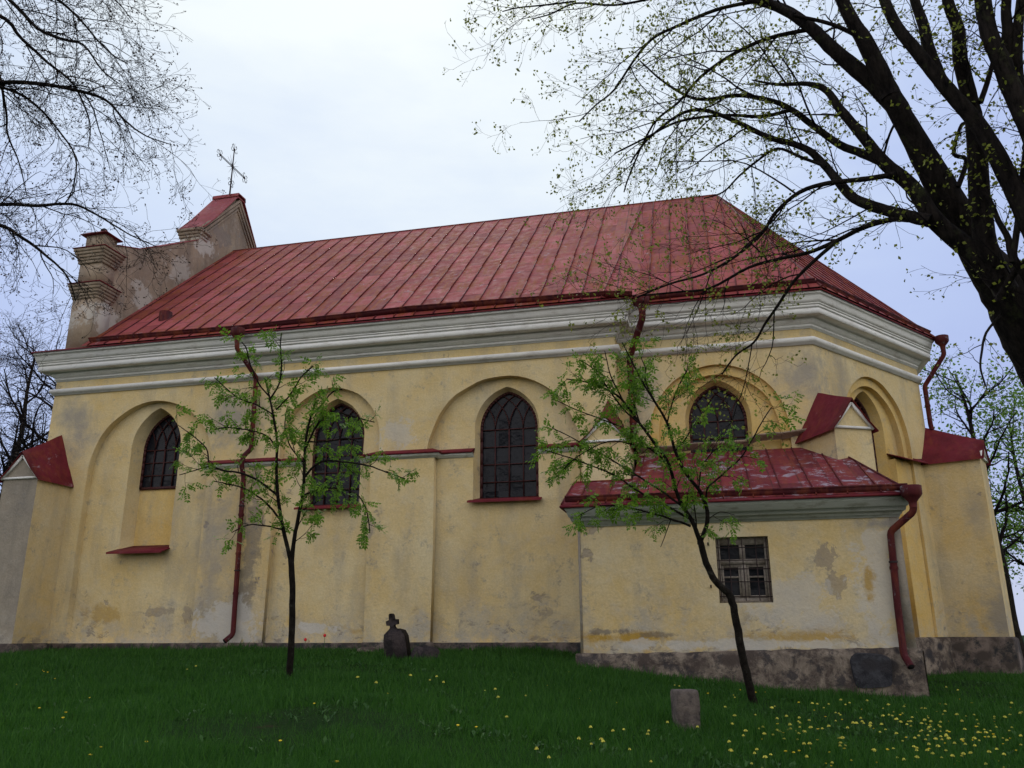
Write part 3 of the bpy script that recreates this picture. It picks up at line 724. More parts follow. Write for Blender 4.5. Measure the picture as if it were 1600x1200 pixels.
# ---- buttresses
def buttress(o, d, ln, hw, zg, ze, zr_wall, zr_front, zb=ZB, zp=-.25, mat='yellow', front='yellow', pl='plinth_dark', lab=None, back=.35, over=.10):
    d = Vector((d[0], d[1], 0)).normalized(); s = Vector((-d.y, d.x, 0)); o = Vector((o[0], o[1], 0))
    def Pt(a, b, z): return o+d*a+s*b+Vector((0, 0, z))
    mb = MB()
    # sides
    for sg in (-1, 1): mb.add([Pt(-back, sg*hw, zp), Pt(ln, sg*hw, zp), Pt(ln, sg*hw, ze), Pt(-back, sg*hw, ze)], [(0, 1, 2, 3)])
    b_ = mb.build('buttress', M[mat], CH)
    mb = MB(); mb.add([Pt(ln, -hw, zp), Pt(ln, hw, zp), Pt(ln, hw, ze), Pt(ln, 0, zr_front-.05), Pt(ln, -hw, ze)], [(0, 1, 2, 3, 4)])
    mb.build('buttress_face', M[front], b_)
    mb = MB()
    for sg in (-1, 1):
        mb.bar(Pt(ln+.03, sg*(hw+.03), ze-.03), Pt(ln+.03, 0, zr_front-.10), .055, .06, d)
    mb.bar(Pt(ln+.022, -hw-.02, ze-.01), Pt(ln+.022, hw+.02, ze-.01), .05, .05, d)
    mb.build('gable_trim', M['white'], b_)
    mb = MB()
    for sg in (-1, 1):
        n_ = 6; top = []; bot = []
        for i in range(n_+1):
            t = i/n_; a = -back+(ln+over+back)*t
            tt = max(0, (a)/(ln+over))
            zr = zr_wall+(zr_front-zr_wall)*(tt**.85)
            top.append(Pt(a, 0, zr)); bw = hw+over+.03*math.sin(tt*3)*0
            bot.append(Pt(a, sg*bw, ze-.06+(.10*(1-tt)**2 if False else 0)))
        mid = [(a*.45+b*.55)-Vector((0, 0, .04)) for a, b in zip(top, bot)]
        vs = top+mid+bot; vs += [v-Vector((0, 0, .028)) for v in vs]; m_ = 3*(n_+1); fs = []
        for r_ in range(2):
            for i in range(n_):
                a = r_*(n_+1)+i; fs += [(a, a+1, a+n_+2, a+n_+1), (m_+a, m_+a+1, m_+a+n_+2, m_+a+n_+1)]
        for i in range(n_): a = 2*(n_+1)+i; fs.append((a, a+1, m_+a+1, m_+a))
        fs += [(n_, 2*n_+1, m_+2*n_+1, m_+n_), (2*n_+1, 3*n_+2, m_+3*n_+2, m_+2*n_+1)]
        mb.add(vs, fs)
    mb.build('buttress_roof', M['red'], b_)
    mb = MB(); o_ = .05
    for z0, z1, g_ in ((zb, zp, .06),):
        a0, a1, b1 = -back, ln+g_, hw+g_
        q = [Pt(a0, -b1, z0), Pt(a1+.08, -b1-.04, z0), Pt(a1+.08, b1+.04, z0), Pt(a0, b1, z0), Pt(a0, -b1, z1), Pt(a1, -b1, z1), Pt(a1, b1, z1), Pt(a0, b1, z1)]
        t_ = [Pt(a0, -hw, z1+.05), Pt(ln, -hw, z1+.05), Pt(ln, hw, z1+.05), Pt(a0, hw, z1+.05)]
        mb.add(q+t_, [(0, 1, 5, 4), (1, 2, 6, 5), (2, 3, 7, 6), (4, 5, 9, 8), (5, 6, 10, 9), (6, 7, 11, 10)])
    mb.build('plinth', M[pl], b_)
    if lab: b_['label'] = lab
    return b_
buttress((-16.33, 0), (0, -1), 1.1, .50, 0, 3.68, 5.05, 4.32, mat='yellow_worn', front='grey_plaster', lab='worn corner buttress with grey end face')
buttress((-2.0, 0), (0, -1), .9, .50, 0, 3.85, 5.05, 4.40)
buttress((Pc.x, Pc.y), (.44, -.90), 1.05, .42, 0, 3.95, 5.0, 4.55, mat='yellow_worn')
dq = (nB+nC).normalized()
buttress((Qc.x, Qc.y), (dq.x, dq.y-.10), 1.15, .42, 0, 3.98, 4.95, 4.42, zp=-.20, mat='yellow_worn', front='yellow', pl='plinth_dark')

# ---- annex
SX0, SX1, SY = -2.36, 3.15, -2.6
mb = MB()
FS = Frame((0, SY, 0), (1, 0, 0), (0, 1, 0))
wr = rect(.09, .99, .47, 1.60)
surf(mb, FS, 0, rect(SX0, SX1, -.42, 2.2), [wr]); ribbon(mb, FS, wr, 0, wr, .24)
mb.add([(SX0, SY, ZB), (SX0, 0, ZB), (SX0, 0, 2.8), (SX0, SY, 2.2)], [(0, 1, 2, 3)])
mb.add([(SX1, SY, ZB), (SX1, 1.4, ZB), (SX1, 1.4, 2.2), (SX1, SY, 2.2)], [(0, 1, 2, 3)])
mb.build('annex_wall', M['yellow_worn'], CH)
for xa, xb, yb in ((SX0-.012, SX0+.035, .03), (SX1-.14, SX1+.012, .1)):
    mb = MB(); mb.box((xa, SY-.012, -.40), (xb, SY+yb, 1.88)); mb.build('annex_corner_strip', M['grey_plaster'], CH)
mb = MB(); r3 = random.Random(9)
n_ = 46; vs = []
for i in range(n_+1):
    x = SX0-.10+(SX1+.18-SX0)*i/n_
    zt = -.40+.10*sstep(-2.4, 3.2, x)+r3.uniform(-.012, .012)
    fl = .0
    for o_, z_ in ((.0, zt+.03), (-.05, zt), (-.08+r3.uniform(-.012, .012), zt-.14), (-.10+r3.uniform(-.02, .02), -.72), (-.13-fl, -.95), (-.17-fl*2, ZB)): vs.append((x+(fl if z_ < -.7 else 0), SY+o_, z_))
mb.add(vs, [(i*6+j, i*6+j+1, i*6+6+j+1, i*6+6+j) for i in range(n_) for j in range(5)])
mb.add([(SX0-.08, SY-.08, ZB), (SX0-.08, 0, ZB), (SX0-.08, 0, -.4), (SX0-.08, SY-.08, -.4)], [(0, 1, 2, 3)])
mb.add([(SX1+.09, SY-.10, ZB), (SX1+.10, 1.5, ZB), (SX1+.08, 1.5, -.3), (SX1+.10, SY-.08, -.32)], [(0, 1, 2, 3)])
mb.build('annex_plinth', M['plinth'], CH)
mb = MB()   # boulders showing in the plinth
for x, z_, a, b in ((2.42, -.63, .30, .26),):
    ps = [(x+a*math.copysign(abs(math.cos(t))**.45, math.cos(t))*(1+.04*math.sin(5*t)), z_+b*math.copysign(abs(math.sin(t))**.45, math.sin(t))*(1+.05*math.cos(3*t))) for t in np.linspace(0, 6.283, 21)[:-1]]
    surf(mb, FS, -.155, ps); ribbon(mb, FS, ps, -.155, [(x+(q[0]-x)*1.08, z_+(q[1]-z_)*1.08) for q in ps], -.03)
mb.build('plinth_boulder', M['boulder'], CH)
sp = [(SX0, 0), (SX0, SY), (SX1, SY), (SX1, .9)]
mb = MB(); sweep(mb, sp, [(-.02, 1.86), (.03, 1.86), (.035, 1.90), (.06, 1.905), (.075, 1.96), (.12, 1.965), (.13, 2.03), (.16, 2.035), (.19, 2.13), (.24, 2.20), (-.02, 2.20)])
mb.build('annex_cornice', M['green_white'], CH)
mb = MB(); sweep(mb, sp, [(-.02, 2.203), (.26, 2.203), (.285, 2.18), (.30, 2.205), (.28, 2.235), (-.02, 2.30)]); mb.build('annex_eave_flashing', M['red'], CH)
rm, rb = MB(), MB(); E2 = 2.245; k_ = .455
def rz(y): return E2+k_*(y+2.87)
xl, xr = SX0-.26, SX1+.19
roof_face(rm, rb, [(xl, -2.87, E2), (xr, -2.87, E2), (2.78, -.35, rz(-.35)), (2.05, .5, rz(.5)), (-1.42, .5, rz(.5)), (-1.42, -1.45, rz(-1.45)), (xl+.03, -1.45, rz(-1.45))], (1, 0, 0), .52, .30, .62, .030, seed=11)
rm.add([(xl+.03, -1.45, rz(-1.45)), (-1.42, -1.45, rz(-1.45)), (-1.42, .0, 2.55), (xl+.03, 0, 2.55)], [(0, 1, 2, 3)])
rm.add([(xl, -2.87, E2), (xl+.03, -1.45, rz(-1.45)), (xl+.03, 0, 2.55), (xl, 0, E2)], [(0, 1, 2, 3)])
rm.add([(-1.42, -1.45, rz(-1.45)), (-1.42, .5, rz(.5)), (-1.42, .5, 2.5), (-1.42, -1.45, 2.5)], [(0, 1, 2, 3)])
rm.add([(xr, -2.87, E2), (xr, 1.2, E2), (2.05, .5, rz(.5)), (2.78, -.35, rz(-.35))], [(0, 1, 2, 3)])
rb.tube([(xr, -2.87, E2+.01), (2.78, -.35, rz(-.35)+.01)], .02, 6)
rb.tube([(xl, -2.87, E2+.01), (xl+.03, -1.45, rz(-1.45)+.01), (-1.42, -1.45, rz(-1.45)+.01)], .02, 6)
ar = rm.build('annex_roof', M['roof2'], CH); rb.build('standing_seams', M['seam'], ar)
gutter([((xl+.05, -2.74, E2+.10), (xr-.02, -2.80, E2+.06), (0, -.55, .83))], par=ar, mat='red_dark')
# annex window: wooden casement behind an iron grille
mb = MB(); surf(mb, FS, .23, wr); aw = mb.build('window', M['glass'], CH); aw['label'] = 'small rectangular window behind an iron grille'
mb = MB()
def fb(u0, u1, z0, z1, w0=.14, w1=.215): mb.box((u0, SY+w0, z0), (u1, SY+w1, z1))
fb(.09, .16, .47, 1.60); fb(.92, .99, .47, 1.60); fb(.161, .919, .47, .55); fb(.161, .919, 1.47, 1.60)
fb(.161, .919, 1.13, 1.22, .13); fb(.49, .59, .551, 1.129); fb(.49, .59, 1.221, 1.469)
for a, b in ((.165, .485), (.595, .915)):
    fb(a, a+.035, .555, 1.125, .16, .22); fb(b-.035, b, .555, 1.125, .16, .22); fb(a+.036, b-.036, .555, .60, .16, .22); fb(a+.036, b-.036, 1.08, 1.125, .16, .22); fb(a+.036, b-.036, .90, .93, .17, .22)
mb.build('frame', M['wood'], aw)
mb = MB()
for u in (.13, .31, .54, .77, .95): mb.tube([(u, SY+.03, .50), (u, SY+.03, 1.57)], .009, 5)
for z_ in (.58, .83, 1.05, 1.20, 1.42): mb.tube([(.095, SY+.035, z_), (.985, SY+.035, z_-.01)], .009, 5)
mb.build('grille', M['iron'], aw)
for z_ in (.74, 1.47): mb = MB(); mb.tube([(-.04, SY+.01, z_), (-.04, SY-.06, z_), (-.04, SY-.065, z_+.04)], .014, 6); mb.build('shutter_hook', M['iron'], aw)

# ---- downpipes
def elbow(ps, r=.05, n=3):
    o = [Vector(ps[0])]
    for i in range(1, len(ps)-1):
        a, b, c = map(Vector, ps[i-1:i+2]); d1 = (a-b).normalized()*r*.8; d2 = (c-b).normalized()*r*.8
        o += [b+d1, b+(d1+d2)*.35, b+d2]
    o.append(Vector(ps[-1])); return o
def downpipe(ps, r=.058, funnel=True, brackets=()):
    mb = MB(); q = elbow(ps, r)
    mb.tube(q, r, 12)
    for i in range(len(ps)-1):
        a = Vector(ps[i]); b = Vector(ps[i+1]); l = (b-a).length
        if l > .9:
            for k in range(1, int(l/1.05)+1):
                c = a.lerp(b, k/(int(l/1.05)+1)); d = (b-a).normalized(); mb.tube([c-d*.025, c+d*.025], r+.011, 12)
    p_ = mb.build('downpipe', M['pipe'], CH, True)
    p_.data.set_sharp_from_angle(angle=R(50)) if hasattr(p_.data, 'set_sharp_from_angle') else None
    if funnel:
        mb = MB(); t = Vector(ps[0]); mb.tube([t+Vector((0, 0, z)) for z in (-.12, -.02, .06, .10, .24, .25)], [r, r+.01, .14, .165, .17, .15], 14)
        f_ = mb.build('rainwater_hopper', M['pipe'], p_)
    mb = MB(); e_ = Vector(ps[-1]); d = (e_-Vector(ps[-2])).normalized(); mb.tube([e_-d*.01, e_+d*.004], r*.86, 12); mb.build('pipe_mouth', M['pipe_mouth'], p_)
    for z_, wy in brackets:
        mb = MB(); k = 0
        for i in range(len(ps)-1):
            a = Vector(ps[i]); b = Vector(ps[i+1])
            if min(a.z, b.z) <= z_ <= max(a.z, b.z) and abs(a.z-b.z) > .8:
                c = a.lerp(b, (z_-a.z)/(b.z-a.z)); mb.tube([c-Vector((0, 0, .015)), c+Vector((0, 0, .015))], r+.014, 10); mb.bar(c, (c.x, wy, c.z), .02, .02, (0, 0, 1)); k += 1
        if k: mb.build('bracket', M['iron'], p_)
    return p_
downpipe([(-11.0, -.72, 6.98), (-11.0, -.70, 6.72), (-10.75, -.12, 6.12), (-10.72, -.12, 4.30), (-10.78, -.34, 4.08), (-10.80, -.34, 3.85), (-10.78, -.24, 3.6), (-10.70, -.24, -.02), (-10.80, -.40, -.17)], brackets=((5.2, 0), (2.9, -.1), (1.4, -.1)))
downpipe([(-1.12, -.42, 6.96), (-1.12, -.40, 6.72), (-1.50, .30, 6.05), (-1.50, .36, 3.75), (-1.48, .1, 3.55)], r=.075, brackets=((5.2, .5),))
qd = Vector((dq.x, dq.y, 0)); Q3 = Vector((Qc.x, Qc.y, 0))
downpipe([Q3+qd*.68+Vector((0, 0, 7.0)), Q3+qd*.68+Vector((0, 0, 6.75)), Q3+qd*.13+Vector((0, 0, 6.0)), Q3+qd*.13+Vector((0, 0, 4.95)), Q3+qd*.15+Vector((0, 0, 4.85))], r=.058)
downpipe([(3.34, -2.95, 2.08), (3.34, -2.93, 1.90), (2.98, -2.70, 1.60), (2.94, -2.70, .4), (2.93, -2.74, -.38), (2.98, -2.92, -.56)], r=.058, brackets=((1.1, SY), (-.1, SY)))

# ------------------------------------------------------------------ stones in the grass
def blob(mb, c, a, b, h, seed, seg=18, rings=7, ex=1.0):
    r_ = random.Random(seed); vs = []; ph = r_.uniform(0, 9)
    for i in range(rings+1):
        t = i/rings*math.pi/2
        for j in range(seg):
            s_ = 2*math.pi*j/seg; rr = 1+.14*noise.noise(Vector((math.cos(s_)*1.3+ph, math.sin(s_)*1.3, t*1.2)))
            vs.append((c[0]+a*math.cos(s_)*math.cos(t)**ex*rr, c[1]+b*math.sin(s_)*math.cos(t)**ex*rr, c[2]+h*math.sin(t)*rr))
    mb.add(vs, [(i*seg+j, i*seg+(j+1) % seg, (i+1)*seg+(j+1) % seg, (i+1)*seg+j) for i in range(rings) for j in range(seg)])
# tombstone with a small cross, leaning
gp = ground_hit(624, 1031)
mb = MB()
hx = .23; dz = .58; th = .11
lean = R(-9); 
def tl(x, y, z): # lean to the left going up
    return (gp.x+x*math.cos(lean)+z*math.sin(lean), gp.y+y+z*.03, gp.z-.1-x*math.sin(lean)+z*math.cos(lean))
front = [(-hx, 0), (hx, 0), (hx*.93, .52), (hx*.72, .63), (hx*.3, .675), (-hx*.45, .675), (-hx*.9, .60), (-hx*1.0, .5)]
n_ = len(front); vs = [tl(x, -th, z) for x, z in front]+[tl(x, th, z) for x, z in front]
vs += [tl(x*.9, -th-.02, z*.97+.008) for x, z in front]
mb.add(vs, [tuple(range(2*n_, 3*n_)), tuple(range(n_, 2*n_))]+[(i, (i+1) % n_, n_+(i+1) % n_, n_+i) for i in range(n_)]+[(i, (i+1) % n_, 2*n_+(i+1) % n_, 2*n_+i) for i in range(n_)])
T_ = thing('tombstone', 'leaning dark tombstone topped by a small stone cross, between the two middle bays', 'tombstone', gp)
mb.build('slab', M['grave'], T_)
mb = MB()
def ext(l, y0, y1, mb=mb):
    m_ = len(l); v = [tl(x, y0, z) for x, z in l]+[tl(x, y1, z) for x, z in l]
    mb.add(v, [tuple(range(m_)), tuple(range(m_, 2*m_))]+[(i, (i+1) % m_, m_+(i+1) % m_, m_+i) for i in range(m_)])
cxx = -.05
ext([(cxx-.075, .67), (cxx+.075, .67), (cxx+.045, .72), (cxx+.042, .755), (cxx+.115, .76), (cxx+.12, .85), (cxx+.05, .86), (cxx+.04, .95), (cxx+.02, .975), (cxx-.03, .975), (cxx-.045, .95), (cxx-.05, .86), (cxx-.115, .845), (cxx-.11, .76), (cxx-.045, .755), (cxx-.045, .71)], -.055, .055)
mb.build('cross', M['grave'], T_)
p_ = ground_hit(664, 1032); mb = MB(); blob(mb, (p_.x, p_.y, p_.z-.06), .33, .24, .30, 4, ex=.55)
tag(mb.build('fallen_stone', M['grave'], org=p_, smooth=True), 'low dark rounded stone lying right beside the leaning tombstone', 'stone')
# short headstone by the left buttress
p_ = ground_hit(39, 1017); mb = MB()
l = [(-.19, 0), (.19, 0), (.19, .22), (.12, .33), (0, .37), (-.12, .33), (-.19, .22)]; m_ = len(l)
v = [(p_.x+x, p_.y-.05, p_.z-.03+z) for x, z in l]+[(p_.x+x, p_.y+.07, p_.z-.03+z) for x, z in l]
mb.add(v, [tuple(range(m_)), tuple(range(m_, 2*m_))]+[(i, (i+1) % m_, m_+(i+1) % m_, m_+i) for i in range(m_)])
tag(mb.build('headstone', M['boulder'], org=p_), 'small dark round-topped headstone at the foot of the left corner buttress', 'headstone')
p_ = ground_hit(8, 1018); mb = MB(); blob(mb, (p_.x-.2, p_.y, p_.z-.06), .45, .25, .30, 8, ex=.5)
tag(mb.build('fallen_stone', M['grave'], org=p_, smooth=True), 'dark low stone block at the left edge beside the round-topped headstone', 'stone')
# stones at pilaster foot under the left downpipe
for u, v, a, h, sd, lb in ((345, 1016, .42, .16, 5, 'flat dark stone under the mouth of the left downpipe'), (575, 1019, .28, .13, 6, 'pale rubble stone left of the leaning tombstone')):
    p_ = ground_hit(u, v); mb = MB(); blob(mb, (p_.x, p_.y, p_.z-.03), a, .14, h, sd, ex=.6)
    tag(mb.build('rubble_stone', M['plinth_dark' if sd == 5 else 'plinth'], org=p_, smooth=True), lb, 'stone')
# square stone post
p_ = ground_hit(1073, 1143)
mb = MB(); hh = .44; aa = .135; vs = []
for i, (z_, s_) in enumerate(((-.1, 1.0), (.12, .97), (.26, 1.0), (hh-.03, .99), (hh, .90))):
    for j in range(8):
        t = math.pi/4*j+R(20); rr = aa*s_*(1.33 if j % 2 else 1.0)*(1+.06*noise.noise(Vector((j*1.3, z_*6, 2))))
        vs.append((p_.x+rr*math.cos(t), p_.y+rr*math.sin(t), p_.z+z_))
mb.add(vs, [(i*8+j, i*8+(j+1) % 8, i*8+8+(j+1) % 8, i*8+8+j) for i in range(4) for j in range(8)]+[tuple(range(32, 40))])
tag(mb.build('stone_post', M['post'], org=p_), 'short square rough stone post standing in the flowery grass', 'stone post')

# ------------------------------------------------------------------ trees
def rnd(r_): return np.array([r_.gauss(0, 1), r_.gauss(0, 1), r_.gauss(0, 1)])
def nrmz(v): return v/(np.linalg.norm(v)+1e-9)
def smooth_path(P, rad, k=4):
    P = np.asarray(P, float); n = len(P); o = []; rr = []
    for i in range(n-1):
        p0 = P[max(i-1, 0)]; p1 = P[i]; p2 = P[i+1]; p3 = P[min(i+2, n-1)]
        for j in range(k):
            t = j/k; o.append(.5*((2*p1)+(-p0+p2)*t+(2*p0-5*p1+4*p2-p3)*t*t+(-p0+3*p1-3*p2+p3)*t**3)); rr.append(rad[i]+(rad[i+1]-rad[i])*t)
    o.append(P[-1]); rr.append(rad[-1]); return np.array(o), np.array(rr)
class Tree:
    def __init__(s, seed, spec): s.r = random.Random(seed); s.big = MB(); s.tw = MB(); s.leaf = []; s.spec = spec; s.n = 0
    def limb(s, P, rad, lvl=1, knobby=.0, sides=10, spawn=True, k=4):
        Q, rr = smooth_path(P, rad, k)
        if knobby: Q = Q+np.array([rnd(s.r)*knobby*r for r in rr]); rr = rr*np.array([1+s.r.uniform(-.03, .03) for _ in rr])
        (s.big if sides > 5 else s.tw).tube(Q, rr, sides)
        if spawn: s.spawn(Q, rr, lvl)
    def spawn(s, Q, rr, lvl, t0=.12):
        sp = s.spec
        if lvl > sp['levels']: return
        seg = np.linalg.norm(np.diff(Q, axis=0), axis=1); tot = seg.sum(); cum = np.concatenate(([0], np.cumsum(seg)))
        n = max(1, int(round(tot*sp['dens'][lvl-1]*s.r.uniform(.8, 1.2))))
        for i in range(n):
            t = t0+(1-t0)*((i+s.r.random())/n); x = t*tot; k = min(len(seg)-1, int(np.searchsorted(cum, x)-1)); k = max(k, 0)
            f = (x-cum[k])/(seg[k]+1e-9); p = Q[k]*(1-f)+Q[k+1]*f; d = nrmz(Q[k+1]-Q[k]); rl = rr[k]*(1-f)+rr[k+1]*f
            a = s.r.uniform(*sp['ang']); side = rnd(s.r); side = nrmz(side-d*side.dot(d))
            if 'flat' in sp: side = nrmz(side+np.array(sp['flat'])); side = nrmz(side-d*side.dot(d))
            dd = nrmz(d*math.cos(a)+side*math.sin(a))
            ln = sp['len'][lvl-1]*s.r.uniform(.45, 1.15)*(1-.35*t)
            r0 = min(rl*.62, sp['rad'][lvl-1]*s.r.uniform(.7, 1.1)); s.branch(p, dd, ln, r0, lvl)
    def branch(s, p, d, ln, r0, lvl):
        sp = s.spec; n = sp['steps'][lvl-1]; pts = [p]; st = ln/n
        for i in range(n):
            d = nrmz(d+rnd(s.r)*sp['wig'][lvl-1]+np.array(sp['trop'][lvl-1])*(i+1)/n); p = p+d*st; pts.append(p)
        Q = np.array(pts); rr = np.linspace(r0, max(r0*.35, sp['rmin']), n+1); s.n += 1
        s.tw.tube(Q, rr, 5 if r0 > .012 else 3, False)
        if lvl < sp['levels']: s.spawn(Q, rr, lvl+1)
        if lvl >= sp['leaflvl']:
            m = sp['nleaf']
            for i in range(m):
                t = s.r.uniform(.15, 1)**.6 if i else 1.0; k = min(n-1, int(t*n)); f = t*n-k
                s.leaf.append((Q[k]*(1-f)+Q[k+1]*f, nrmz(Q[k+1]-Q[k])))
def leafmesh(tr, size, per, kind, spread=.02, seed=1, droop=.3):
    r_ = np.random.default_rng(seed); P = np.array([a for a, b in tr.leaf]); Dr = np.array([b for a, b in tr.leaf])
    if kind == 'pinnate':
        V = []; F = []
        for p, d in zip(P, Dr):
            a = nrmz(d*.5+r_.normal(0, .6, 3)+np.array((0, 0, -droop))); L_ = size*r_.uniform(.6, 1.15)
            sd = nrmz(np.cross(a, r_.normal(0, 1, 3))); nn = np.cross(a, sd)
            for k in range(per):
                t = (k//2+1)/(per//2+1); sg = 1 if k % 2 else -1
                if k == per-1: q0 = p+a*L_; dr = a
                else: q0 = p+a*L_*t+np.array((0, 0, -.25*L_*t*t)); dr = nrmz(sd*sg+a*.55+np.array((0, 0, -.25))+r_.normal(0, .12, 3))
                l2 = L_*.42*r_.uniform(.8, 1.1); wv = nrmz(np.cross(dr, nn)+r_.normal(0, .1, 3))*l2*.25; o = len(V)
                V += [q0, q0+dr*l2*.45+wv+nn*.004, q0+dr*l2, q0+dr*l2*.45-wv+nn*.004]; F.append((o, o+1, o+2, o+3))
        m = MB(); m.v = [tuple(v) for v in V]; m.f = F; m.uv = [(0, 0)]*len(V); return m
    n = len(P)*per; C_ = np.repeat(P, per, 0)+r_.normal(0, spread, (n, 3)); DD = np.repeat(Dr, per, 0)
    a = DD*.4+r_.normal(0, 1, (n, 3)); a[:, 2] -= droop; a /= np.linalg.norm(a, axis=1)[:, None]
    b = np.cross(a, r_.normal(0, 1, (n, 3))); b /= np.linalg.norm(b, axis=1)[:, None]
    c = np.cross(a, b); sz = size*r_.uniform(.55, 1.2, (n, 1))
    V = np.stack([C_, C_+a*sz*.5+b*sz*.36+c*sz*.1, C_+a*sz, C_+a*sz*.5-b*sz*.36+c*sz*.1], 1).reshape(-1, 3)
    m = MB(); m.v = [tuple(v) for v in V.tolist()]; m.f = [(4*i, 4*i+1, 4*i+2, 4*i+3) for i in range(n)]; m.uv = [(0, 0)]*len(V); return m
def px_path(l, d0, d1=None):
    n = len(l); d1 = d0 if d1 is None else d1
    return [PX(u, v, d0+(d1-d0)*i/(n-1)) for i, (u, v) in enumerate(l)]
def rads(l, d, w0, w1): n = len(l); return [(w0+(w1-w0)*i/(n-1))*d/FPX/2 for i in range(n)]

# ---- big leaning maple at the right
TR = Tree(22, dict(levels=4, dens=[2.8, 5.2, 7.6, 8.2], len=[1.25, .70, .38, .18], rad=[.011, .0065, .004, .0026], rmin=.0015, steps=[9, 7, 5, 3], wig=[.11, .15, .20, .25],
     trop=[(-.05, .02, -.015), (-.04, 0, -.03), (-.02, 0, .0), (0, 0, .05)], ang=(R(25), R(65)), leaflvl=4, nleaf=1))
def TL(l, d0, d1, w0, w1, lvl=1, kn=.02, spawn=True, sides=12): TR.limb(px_path(l, d0, d1), rads(l, (d0+d1)/2, w0*(.92 if w0 > 13 else .74), w1*.85), lvl, kn, sides, spawn)
trunk = [(1960, 1150), (1890, 960), (1800, 790), (1715, 665), (1650, 575), (1604, 508), (1560, 440), (1522, 382), (1488, 322), (1455, 265), (1425, 210), (1392, 150)]
TR.limb(px_path(trunk, 6.4, 6.9), [.36, .32, .30, .285, .255, .215, .165, .140, .122, .105, .092, .080], 1, .02, 20, False, 5)
TL([(1392, 152), (1372, 108), (1350, 62), (1330, 30), (1305, -30), (1290, -120)], 6.9, 7.2, 34, 16, 2)
TL([(1398, 165), (1350, 118), (1305, 80), (1265, 42), (1225, 15), (1180, 0), (1120, -14), (1040, -22), (960, -30)], 6.9, 8.2, 28, 7)
TL([(1240, 25), (1200, 2), (1160, -30), (1110, -70)], 7.3, 7.6, 14, 7)
TL([(1350, 62), (1300, 38), (1240, 24)], 7.0, 7.2, 10, 6)
TL([(1562, 440), (1516, 392), (1462, 345), (1425, 292), (1382, 255), (1350, 215), (1312, 170), (1292, 142), (1262, 131), (1215, 132), (1175, 125)], 6.3, 7.6, 34, 2.5)
TL([(1372, 250), (1348, 240), (1312, 226), (1270, 196), (1235, 170), (1200, 156), (1150, 149), (1090, 155), (1040, 130), (1000, 95)], 6.9, 8.3, 15, 3)
TL([(1235, 172), (1190, 182), (1130, 180), (1060, 190), (1010, 215), (960, 240)], 7.5, 8.2, 8, 3)
TL([(1452, 345), (1412, 336), (1375, 326), (1335, 310), (1310, 284), (1290, 260), (1265, 236), (1240, 225), (1200, 214), (1150, 190), (1100, 172), (1060, 180), (1010, 220), (985, 255)], 6.5, 8.2, 20, 3)
TL([(1452, 343), (1400, 342), (1350, 355), (1310, 375), (1265, 394), (1220, 404), (1170, 418), (1110, 450), (1060, 456), (1000, 462)], 6.5, 7.9, 12, 3)
TL([(1400, 272), (1350, 280), (1295, 286), (1250, 300), (1212, 332), (1190, 365), (1150, 400), (1100, 428), (1045, 444), (995, 465)], 6.7, 7.8, 11, 3)
TL([(1310, 375), (1275, 405), (1240, 440), (1215, 478), (1196, 505), (1178, 535), (1150, 555), (1128, 585)], 6.9, 7.5, 8, 3)
TL([(1290, 260), (1250, 245), (1215, 232), (1185, 250), (1155, 275), (1130, 300), (1100, 310)], 7.1, 7.9, 7, 2.5)
TL([(1270, 45), (1200, 60), (1145, 85), (1095, 120), (1060, 160), (1020, 195), (985, 270), (975, 300)], 7.4, 8.4, 9, 2.5)
TL([(1180, 2), (1120, 15), (1060, 40), (1020, 60), (990, 95), (960, 140), (930, 165), (905, 190)], 7.6, 8.4, 8, 2.5)
TL([(1080, -18), (1030, -5), (960, 8), (900, 5), (860, 22), (830, 30)], 7.9, 8.5, 6, 2)
TL([(900, 2), (850, 8), (810, 12), (785, 18)], 8.3, 8.6, 4, 2)
TL([(1430, 210), (1405, 190), (1390, 210), (1378, 255)], 6.9, 7.0, 6, 4)
# right-hand leaders
TL([(1572, 455), (1541, 385), (1531, 310), (1527, 240), (1522, 190), (1513, 145), (1500, 90), (1497, 45), (1482, 5), (1470, -60)], 6.3, 6.6, 38, 17, 2)
TL([(1640, 420), (1606, 340), (1580, 288), (1556, 240), (1526, 192), (1490, 150), (1458, 112), (1430, 78), (1402, 42), (1382, 0), (1365, -50)], 5.9, 6.8, 34, 17, 2)
TL([(1470, 128), (1452, 80), (1443, 40), (1428, -5), (1420, -60)], 6.5, 6.9, 22, 14, 2)
TL([(1700, 420), (1650, 300), (1612, 205), (1590, 160), (1566, 100), (1548, 60), (1536, 5), (1530, -60)], 5.8, 6.3, 38, 26, 2)
TL([(1570, 90), (1574, 50), (1572, 5), (1580, -50)], 6.15, 6.2, 20, 14, 2)
TL([(1592, 158), (1588, 90), (1592, 30), (1600, -40)], 6.12, 6.15, 22, 14, 2)
TL([(1532, 160), (1545, 120), (1553, 80), (1540, 30)], 6.4, 6.5, 12, 7, 2)
TL([(1660, 560), (1612, 450), (1582, 400), (1575, 372), (1560, 345), (1548, 315), (1535, 300)], 6.0, 6.2, 16, 6, 2)
TL([(1582, 410), (1590, 350), (1596, 290), (1604, 230), (1620, 150)], 6.0, 6.1, 13, 10, 2)
TL([(1497, 292), (1510, 250), (1490, 240), (1500, 200), (1506, 192)], 6.6, 6.7, 11, 5, 3)
TL([(1565, 490), (1541, 520), (1534, 550), (1532, 575), (1540, 603)], 6.3, 6.0, 6, 3, 3)
TL([(1560, 470), (1590, 420), (1640, 380)], 6.2, 6.0, 14, 9, 2)
MT = thing('maple_tree', 'big dark leaning tree with young leaves, reaching over the church roof from the right', 'tree', Vector(px_path(trunk, 6.4, 6.9)[0])-Vector((0, 0, .15)))
TR.big.build('trunk', M['bark'], MT, True)
